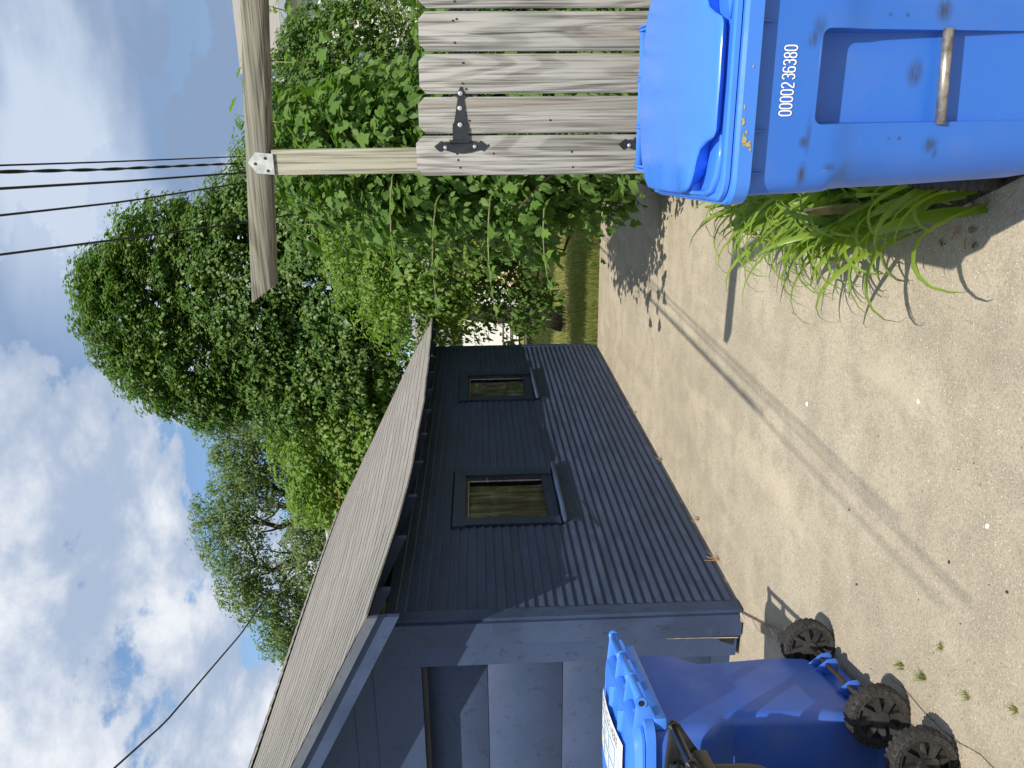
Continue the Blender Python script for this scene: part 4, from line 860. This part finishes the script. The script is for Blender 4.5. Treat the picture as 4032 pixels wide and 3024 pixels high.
# box elder and lilac hedge along the driveway end
hed = thing('boxelder_shrub', 'yellow-green boxelder shrub between the mulberry and the garage eave', 'shrub', (-1.3, 10.4, 0))
HL = [((-1.7, 10.9, 2.5), (1.35, .9, 1.15)), ((-2.6, 11.6, 2.6), (.8, .7, .8)), ((-1.3, 11.3, 3.1), (1.1, .8, .8)), ((-2.35, 11.2, 2.1), (.9, .8, .8)), ((-.85, 10.3, 1.9), (.9, .8, 1.1))]
C0 = shrub_leaves(hed, HL, 1000, 24, .22, .078, T_OV, leaf_box, .7, up=.5)
stems(hed, (-1.0, 10.9, 0), [tuple(C0[i]) for i in range(0, 60, 4)], .035, brown_twig)
lil = thing('lilac_bush', 'broad-leaved green lilac bush overhanging the far end of the driveway', 'shrub', (-1.0, 10.9, 0))
LL = [((-1.15, 10.6, 1.25), (1.1, .6, .62)), ((-.55, 10.1, .8), (.75, .6, .55)), ((-2.05, 11.1, 1.35), (.75, .5, .42)), ((-.45, 9.9, 1.4), (.7, .6, .7)), ((-1.0, 10.6, 1.75), (1.2, .6, .6)), ((-2.6, 11.0, 1.05), (.42, .4, .5)), ((-2.3, 11.0, .75), (.4, .4, .35))]
C0 = shrub_leaves(lil, LL, 620, 13, .20, .098, T_OV, leaf_shr, .8, up=.3)
stems(lil, (-1.0, 10.95, 0), [tuple(C0[i]) for i in range(0, 72, 4)], .028, brown_twig, wob=.3)
stems(lil, (-.7, 10.6, 0), [tuple(C0[i]) for i in range(1, 40, 5)], .022, brown_twig, wob=.3)
low = thing('ground_shrub', 'low dark leafy bush at the foot of the hedge beside the driveway edge', 'shrub', (-.6, 8.2, 0))
LO = [((-.35, 9.2, .35), (.5, .7, .42)), ((-.1, 8.0, .6), (.45, .9, .75)), ((.1, 6.0, .6), (.5, 1.0, .7))]
shrub_leaves(low, LO, 380, 13, .15, .085, T_OV, leaf_shr, .8, up=.2)
# evergreen hedge behind the gate
ev = thing('evergreen_hedge', 'clipped yellow-green evergreen hedge seen over and between the gate boards', 'hedge', (1.0, 7.6, 0))
shrub_leaves(ev, [((1.35, 8.4, 1.2), (.75, .7, 1.45)), ((2.1, 8.6, 1.0), (.8, .7, 1.2)), ((.7, 8.2, .9), (.6, .6, 1.0))], 750, 26, .10, .034, T_DIA, leaf_ever, .35, 0, up=.3, jit=.9, droop=.8)
# maple
maple = thing('maple_tree', 'tall dense dark green maple rising behind the hedge and garage roof', 'tree', (-3.62, 14.7, 0))
g = G(); tp = [(-3.60, 14.7, 0), (-3.52, 14.7, .5), (-3.50, 14.75, 1.3), (-3.42, 14.85, 2.2), (-3.2, 15.1, 3.2)]
g.tube([(p[0] - maple.location.x, p[1] - maple.location.y, p[2]) for p in tp], [.26, .19, .165, .16, .15], 12); g.mk('trunk', bark, maple, smooth=True)
stems(maple, (-3.22, 15.05, 3.1), [(-1.6, 15.4, 6.5), (-3.0, 15.6, 8.5), (-4.4, 15.2, 7.4), (-.6, 15.8, 5.6), (-5.0, 15.4, 5.8), (-2.2, 15.0, 5.0), (-.2, 15.6, 4.2)], .10, bark, 'limb', .18)
MP = [((-3.5, 16.0, 8.0), (1.65, 1.6, 1.72)), ((-2.35, 16.3, 7.8), (.95, 1.4, 1.25)), ((-4.45, 15.7, 7.5), (1.3, 1.5, 1.5)), ((-3.3, 15.9, 6.0), (2.5, 1.8, 1.6)), ((-1.3, 16.3, 5.3), (1.25, 1.5, 1.35)), ((-4.9, 15.5, 5.5), (1.2, 1.5, 1.3)), ((.3, 16.8, 4.6), (1.3, 1.5, 1.35)), ((-2.3, 15.4, 4.2), (2.4, 1.6, 1.4)), ((-4.6, 15.2, 4.2), (1.1, 1.3, 1.2)), ((-.9, 15.6, 3.2), (1.8, 1.6, 1.4)), ((1.3, 17, 3.8), (1.2, 1.4, 1.6)), ((-2.2, 16.2, 6.3), (1.0, 1.3, 1.2)), ((-3.0, 16, 9.0), (.7, .8, .75)), ((-5.1, 15.4, 6.9), (.8, 1., .9))]
shrub_leaves(maple, MP, 3000, 50, .25, .086, T_MAP5, leaf_maple, .35, up=.35, jit=.55)
shrub_leaves(maple, [(c, (a * .80, b * .8, d_ * .80)) for c, (a, b, d_) in MP], 700, 30, .34, .17, T_MAP5, leaf_maple, .75, 0, up=.3, jit=.7, nm='inner_foliage')
# lower bright maple sapling over the roof
sap = thing('young_maple', 'bright yellow-green young maple above the garage roof in front of the grey-green tree', 'tree', (-8.2, 15.8, 0))
g = G(); g.tube([(0, 0, 0), (.1, 0, 2.5), (.3, .1, 4.6)], [.1, .08, .04], 8); g.mk('trunk', bark, sap, smooth=True)
shrub_leaves(sap, [((-5.0, 15.2, 5.0), (1.0, 1.0, 1.0)), ((-6.2, 15.4, 4.9), (1.35, 1.2, 1.15)), ((-7.4, 15.4, 4.8), (1.0, 1.1, .9)), ((-6.6, 15.3, 3.9), (1.6, 1.2, 1.0)), ((-5.5, 15.2, 4.1), (1.0, 1., 1.1))], 900, 28, .27, .110, T_MAP5, leaf_box, .5, up=.4)
# grey-green elm farther back, airy with dark limbs
elm = thing('elm_tree', 'airy grey-green tree with dark limbs far behind the garage ridge', 'tree', (-15.0, 27.5, 0))
g = G(); g.tube([(0, 0, 0), (.2, 0, 3), (.5, 0, 5.5)], [.45, .38, .30], 10); g.mk('trunk', bark, elm, smooth=True)
et = [(-12.6, 27, 11.4), (-14.2, 26.8, 12.6), (-16.6, 26.8, 11.6), (-11.2, 27, 9.2), (-18.0, 26.6, 9.0), (-13.4, 26.4, 9.8), (-16.0, 26.2, 9.6), (-19.4, 26.6, 7.6)]
for q in et:
    g = G(); pts = limb(g, (-14.5, 27.5, 5.2), q, .19, .04, .22)
    for k in (2, 3, 4, 5):
        for _ in range(2): limb(g, pts[k], pts[k] + Vector((random.uniform(-1.6, 1.6), random.uniform(-.5, .5), random.uniform(.3, 1.8))), .05, .015, .2, 4)
    g.v = [(v[0] + 15.0, v[1] - 27.5, v[2]) for v in g.v]; g.mk('limb', bark, elm, smooth=True)
EL = [(c, q) for c, q in [((-12.3, 27, 11.0), (1.7, 1.7, 1.5)), ((-14.3, 27, 11.9), (1.9, 1.7, 1.4)), ((-16.8, 26.8, 11.2), (1.7, 1.6, 1.6)), ((-11.6, 27, 8.8), (1.4, 1.4, 1.5)), ((-18.4, 26.8, 9.4), (1.5, 1.4, 1.4)), ((-14.6, 26.6, 8.9), (2.6, 1.5, 1.1)), ((-20.2, 26.9, 7.6), (1.7, 1.3, 1.1)), ((-17.2, 26.6, 7.2), (1.9, 1.4, 1.1)), ((-13.0, 26.6, 6.6), (2.3, 1.4, .9)), ((-20.6, 26.4, 9.2), (1.5, 1.3, 1.3)), ((-19.0, 26.6, 10.4), (1.2, 1.2, 1.0)), ((-22.0, 26.6, 7.8), (1.5, 1.2, 1.2)), ((-10.6, 27, 11.0), (1.5, 1.4, 1.6)), ((-10.4, 27, 9.0), (1.3, 1.4, 1.4))]]; EL = [((c[0], c[1], c[2] - .75), q) for c, q in EL]
shrub_leaves(elm, EL, 2500, 30, .36, .15, T_DIA, leaf_elm, .85, 0, up=.2, jit=.8)
elm2 = thing('distant_tree', 'small pale green tree crown just above the roof slope at the left end', 'tree', (-25, 29, 0))
g = G(); g.tube([(0, 0, 0), (0, 0, 5)], [.3, .15], 8); g.mk('trunk', bark, elm2, smooth=True)
shrub_leaves(elm2, [((-22.6, 29, 7.2), (1.8, 1.3, 1.6)), ((-24.3, 29, 6.6), (2.6, 1.5, 1.9)), ((-27.2, 29, 5.6), (2.0, 1.4, 1.8))], 800, 28, .32, .15, T_DIA, leaf_elm, .7, 0, up=.3, jit=.8)

# ================================================================= BEHIND
hs = thing('white_house', 'white clapboard two-storey house with grey fascia beyond the mulberry', 'house', (1.95, 21.9, 0)); hl_ = hs.location
def hp(g, name, mat, par=hs): g.v = [(v[0] - hl_.x, v[1] - hl_.y, v[2]) for v in g.v]; return g.mk(name, mat, par)
hp(G().box(1.97, 11.5, 21.93, 29, 0, 6.2), 'wall_core', white_wall)
for k in range(61):
    z = .10 + k * .1; hp(G().prism([(21.905, z), (21.93, z), (21.93, z + .104), (21.918, z + .104)], 'x', 1.97, 11.4), 'siding_board', white_wall)
hp(G().box(1.93, 2.04, 21.885, 21.904, 0, 6.2), 'corner_board', white_wall)
hp(G().box(1.55, 11.8, 21.45, 22.6, 6.20, 6.24), 'soffit', gray_trim); hp(G().box(1.55, 11.8, 21.40, 21.47, 6.18, 6.36), 'gutter', gray_trim)
hp(G().prism([(21.40, 6.365), (29.5, 6.365), (25.5, 8.6)], 'x', 1.5, 11.9), 'roof', shingle_m)
hp(G().box(2.9, 4.0, 21.86, 21.90, 1.4, 1.5), 'water_table', brick_m)
brk = thing('brick_pier', 'red-brown brick pier with a small lamp box beside the white house', 'pier', (2.62, 17.6, 0))
for k in range(40):
    z = .0 + k * .068
    G().box(-.45 + (k % 2) * .01, .5, -.2, .2, z, z + .060).mk('brick', brick_m, brk)
G().box(-.44, .49, -.19, .19, 0, 2.72).mk('mortar_core', beige_m, brk); bevel(G().box(-.36, -.20, -.26, -.21, 2.42, 2.60).mk('lamp_box', galv, brk), .01, 1)
um = thing('patio_umbrella', 'closed navy blue patio umbrella standing in front of the white house', 'umbrella', (2.32, 15.6, 0))
G().tube([(0, 0, 0), (0, 0, 3.5)], .02, 8).mk('pole', galv, um, smooth=True); g = G(); n = 14
g.loft([[Vector((r * (1 + .25 * (k % 2)) * math.cos(2 * math.pi * k / n), r * (1 + .25 * (k % 2)) * math.sin(2 * math.pi * k / n), z)) for k in range(n)] for z, r in ((2.55, .15), (2.6, .14), (3.1, .10), (3.5, .03))]); g.mk('canopy', umb_m, um)
# beige garage with white door far down the yard
bh = thing('beige_garage', 'beige sided garage with a white overhead door across the yard', 'garage', (-6.0, 31, 0)); bl_ = bh.location
def bp_(g, name, mat, par=bh): g.v = [(v[0] - bl_.x, v[1] - bl_.y, v[2]) for v in g.v]; return g.mk(name, mat, par)
bp_(G().box(-12, 4.5, 31.0, 38, 0, 2.75), 'wall_core', beige_m)
for k in range(18): z = .15 + k * .14; bp_(G().prism([(30.96, z), (31, z), (31, z + .145), (30.985, z + .145)], 'x', -5.9, 4.5), 'siding_board', beige_m)
bp_(G().prism([(30.6, 2.75), (38.4, 2.75), (34.5, 4.6)], 'x', -12.5, 5), 'roof', shingle_m)
dr_ = bp_(G().box(-11.0, -6.15, 30.93, 30.98, 0.02, 2.35), 'garage_door', door_white)
for k in range(4):
    for j in range(8): bp_(G().box(-10.9 + j * .6, -10.42 + j * .6, 30.905, 30.932, .12 + k * .57, .54 + k * .57), 'door_panel', door_white)
# picnic table
pt = thing('picnic_table', 'dark brown wooden picnic table on the lawn beside the tree trunk', 'picnic table', (-7.0, 27.2, 0))
for j in range(5): G().box(-.95, .95, -.38 + j * .155, -.24 + j * .155, .74, .78).mk('tabletop_plank', timber_m, pt)
for s in (-1, 1):
    for j in range(2): G().box(-.95, .95, s * .70 + (-.14 + j * .15), s * .70 + j * .15 - .005, .44, .48).mk('seat_plank', timber_m, pt)
    G().box(s * .6 - .02, s * .6 + .02, -.80, .80, .36, .44).mk('cross_beam', timber_m, pt); G().box(s * .6 - .02, s * .6 + .02, -.36, .36, .66, .74).mk('cross_beam', timber_m, pt)
    for q in (-1, 1):
        G().add([(s * .6 + dx, q * yy, zz) for dx in (.021, .06) for yy, zz in ((.30, .74), (.20, .74), (.60, 0), (.70, 0))], [(0, 1, 2, 3), (7, 6, 5, 4), (0, 3, 7, 4), (1, 5, 6, 2), (0, 4, 5, 1), (2, 6, 7, 3)]).mk('leg', timber_m, pt)
rc = thing('red_chair_cushion', 'round red cushion propped behind the maple trunk', 'cushion', (-6.15, 25.6, .95))
G().disc((0, 0, 0), (0, -1, .2), .24, .08, 20, .03).mk('pad', red_m, rc)
tag(G().box(-9, -2.2, 23.6, 23.78, -.05, .13).mk('landscape_timber', timber_m), 'long low landscape timber lying along the back of the lawn', 'timber edging')
# dark red house far left behind the roof
rh = thing('red_house', 'dark red flat-roofed house with a metal gutter behind the garage roof', 'house', (-14.6, 24.5, 0)); rl = rh.location
def rp(g, name, mat): g.v = [(v[0] - rl.x, v[1] - rl.y, v[2]) for v in g.v]; return g.mk(name, mat, rh)
rp(G().box(-17.3, -11.1, 23.0, 24.2, 0, 6.62), 'wall_core', brick_m)
for k in range(30): z = 3.3 + k * .11; rp(G().prism([(22.975, z), (23, z), (23, z + .112), (22.985, z + .112)], 'x', -17.3, -11.1), 'siding_board', brick_m)
g = G(); g.tube([(-17.5, 22.86, 6.60), (-10.9, 22.86, 6.74)], .085, 10); rp(g, 'gutter', galv); rp(G().box(-12.45, -12.1, 22.8, 22.97, 6.05, 6.52), 'vent_box', door_white)
rp(G().box(-17.5, -10.9, 22.9, 24.4, 6.66, 6.74), 'flat_roof', dark)
# crushed can at the hedge foot
cn = thing('crushed_can', 'crumpled silver drink can lying at the hedge foot beside the gate post', 'can', (-.735, 10.0, .03)); g = G(); rings = []
for k in range(9): rr = .034 * (1 + random.uniform(-.18, .12)); rings.append([Vector((-.065 + k * .0165, rr * math.cos(a_ * .628 + k * .3) * random.uniform(.85, 1.1), rr * math.sin(a_ * .628 + k * .3) * random.uniform(.8, 1.1) + .03)) for a_ in range(10)])
o = g.loft(rings).mk('can_shell', galv, cn); cn.rotation_euler = (0, .45, 2.2); G().tube([(.068, 0, .03), (.072, 0, .03)], .028, 12).mk('can_end', bolt_m, cn)
# storage tub glimpsed through the gate
tb = thing('blue_tub', 'blue plastic tub glimpsed low between the gate boards', 'tub', (.02, 4.9, 0)); g = G()
g.loft([rrect(.20, -.15, .15, .03, 0, 4), rrect(.24, -.19, .19, .04, .42, 4), rrect(.255, -.205, .205, .04, .42, 4), rrect(.255, -.205, .205, .04, .46, 4)]); autosmooth(g.mk('tub_shell', blue_body2, tb), 30)

# grass
def grass(name, n, xr, yr, h, w, patch=None):
    x = rng.uniform(*xr, n); y = rng.uniform(*yr, n) if patch is None else yr[0] + (yr[1] - yr[0]) * rng.random(n) ** patch; a = rng.uniform(0, 2 * np.pi, n); l = h * rng.uniform(.4, 1.2, n); ln = rng.uniform(.1, .8, n)
    nx, ny = -np.sin(a) * w, np.cos(a) * w; tx, ty = np.cos(a) * l * ln, np.sin(a) * l * ln
    V = np.stack([np.stack([x - nx, y - ny, 0 * x - .05], 1), np.stack([x + nx, y + ny, 0 * x - .05], 1), np.stack([x + tx * .4 + nx * .7, y + ty * .4 + ny * .7, l * .6], 1), np.stack([x + tx, y + ty, l * .95], 1), np.stack([x + tx * .4 - nx * .7, y + ty * .4 - ny * .7, l * .6], 1)], 1)
    T0 = np.array([(0, 1, 2), (0, 2, 4), (4, 2, 3)]); T = (T0[None] + (np.arange(n) * 5)[:, None, None]).reshape(-1, 3); o = npmesh(name, V.reshape(-1, 3), T, grass_m); return o
tag(grass('grass', 50000, (-7.5, .8), (10.22, 24), .045, .004, 1.7), 'patchy green and straw coloured lawn grass beyond the driveway end', 'grass')
tag(grass('grass_fringe', 9000, (-3.2, -.1), (10.2, 10.75), .12, .003), 'longer grass fringe at the far edge of the concrete', 'grass')

# ================================================================= WIRES
def wire(pts, r, label, twist=False, ext0=1.2, n=40):
    p = [Vector(q) for q in pts]; a = p[0] + (p[0] - p[1]).normalized() * ext0 * 4; P = [a] + p
    cum_ = [0]
    for i in range(len(P) - 1): cum_.append(cum_[-1] + (P[i + 1] - P[i]).length)
    ys = [[q[k] for q in P] for k in range(3)]; tt = np.linspace(0, cum_[-1], n * (4 if twist else 1)); C = [np.interp(tt, cum_, y) for y in ys]; path = [Vector((C[0][i], C[1][i], C[2][i])) for i in range(len(tt))]
    g = G()
    if twist:
        for ph in (0, math.pi):
            g.tube([q + Vector((math.cos(tt[i] * 9 + ph), 0, math.sin(tt[i] * 9 + ph))) * r * .75 for i, q in enumerate(path)], r * .8, 6)
    else: g.tube(path, r, 6)
    return tag(g.mk('utility_wire', cable_m, smooth=True), label, 'wire', 'overhead wires')
wire([(-.21, 5.14, 4.54), (-.24, 6.22, 4.41), (-.30, 8.83, 4.09), (-.36, 12, 3.75)], .0062, 'thin black overhead wire nearest the edge by the gate beam')
wire([(-.24, 4.96, 4.44), (-.28, 5.93, 4.29), (-.35, 8.37, 3.97), (-.42, 12, 3.55)], .0080, 'thick twisted black service cable beside the thin wire', True)
wire([(-.265, 3.9, 3.85), (-.30, 4.9, 3.69), (-.345, 6.5, 3.46), (-.42, 11, 2.9)], .0070, 'straight black overhead wire just left of the twisted cable')
wire([(-.36, 3.6, 3.71), (-.39, 4.55, 3.57), (-.41, 6.3, 3.40), (-.45, 11, 2.95)], .0055, 'thin black wire slanting between the thick wires and the lowest one')
wire([(-.51, 3.48, 3.63), (-.56, 4.36, 3.44), (-.62, 5.47, 3.19), (-.70, 7.37, 2.84), (-.78, 9.6, 2.48)], .0055, 'lowest thin black wire passing behind the end of the beam')
wire([(-6.2, 5.35, 5.95), (-8.1, 9.3, 6.25), (-9.0, 12.6, 6.2), (-9.3, 14.5, 6.15)], .014, 'single black cable crossing the sky above the garage roof')
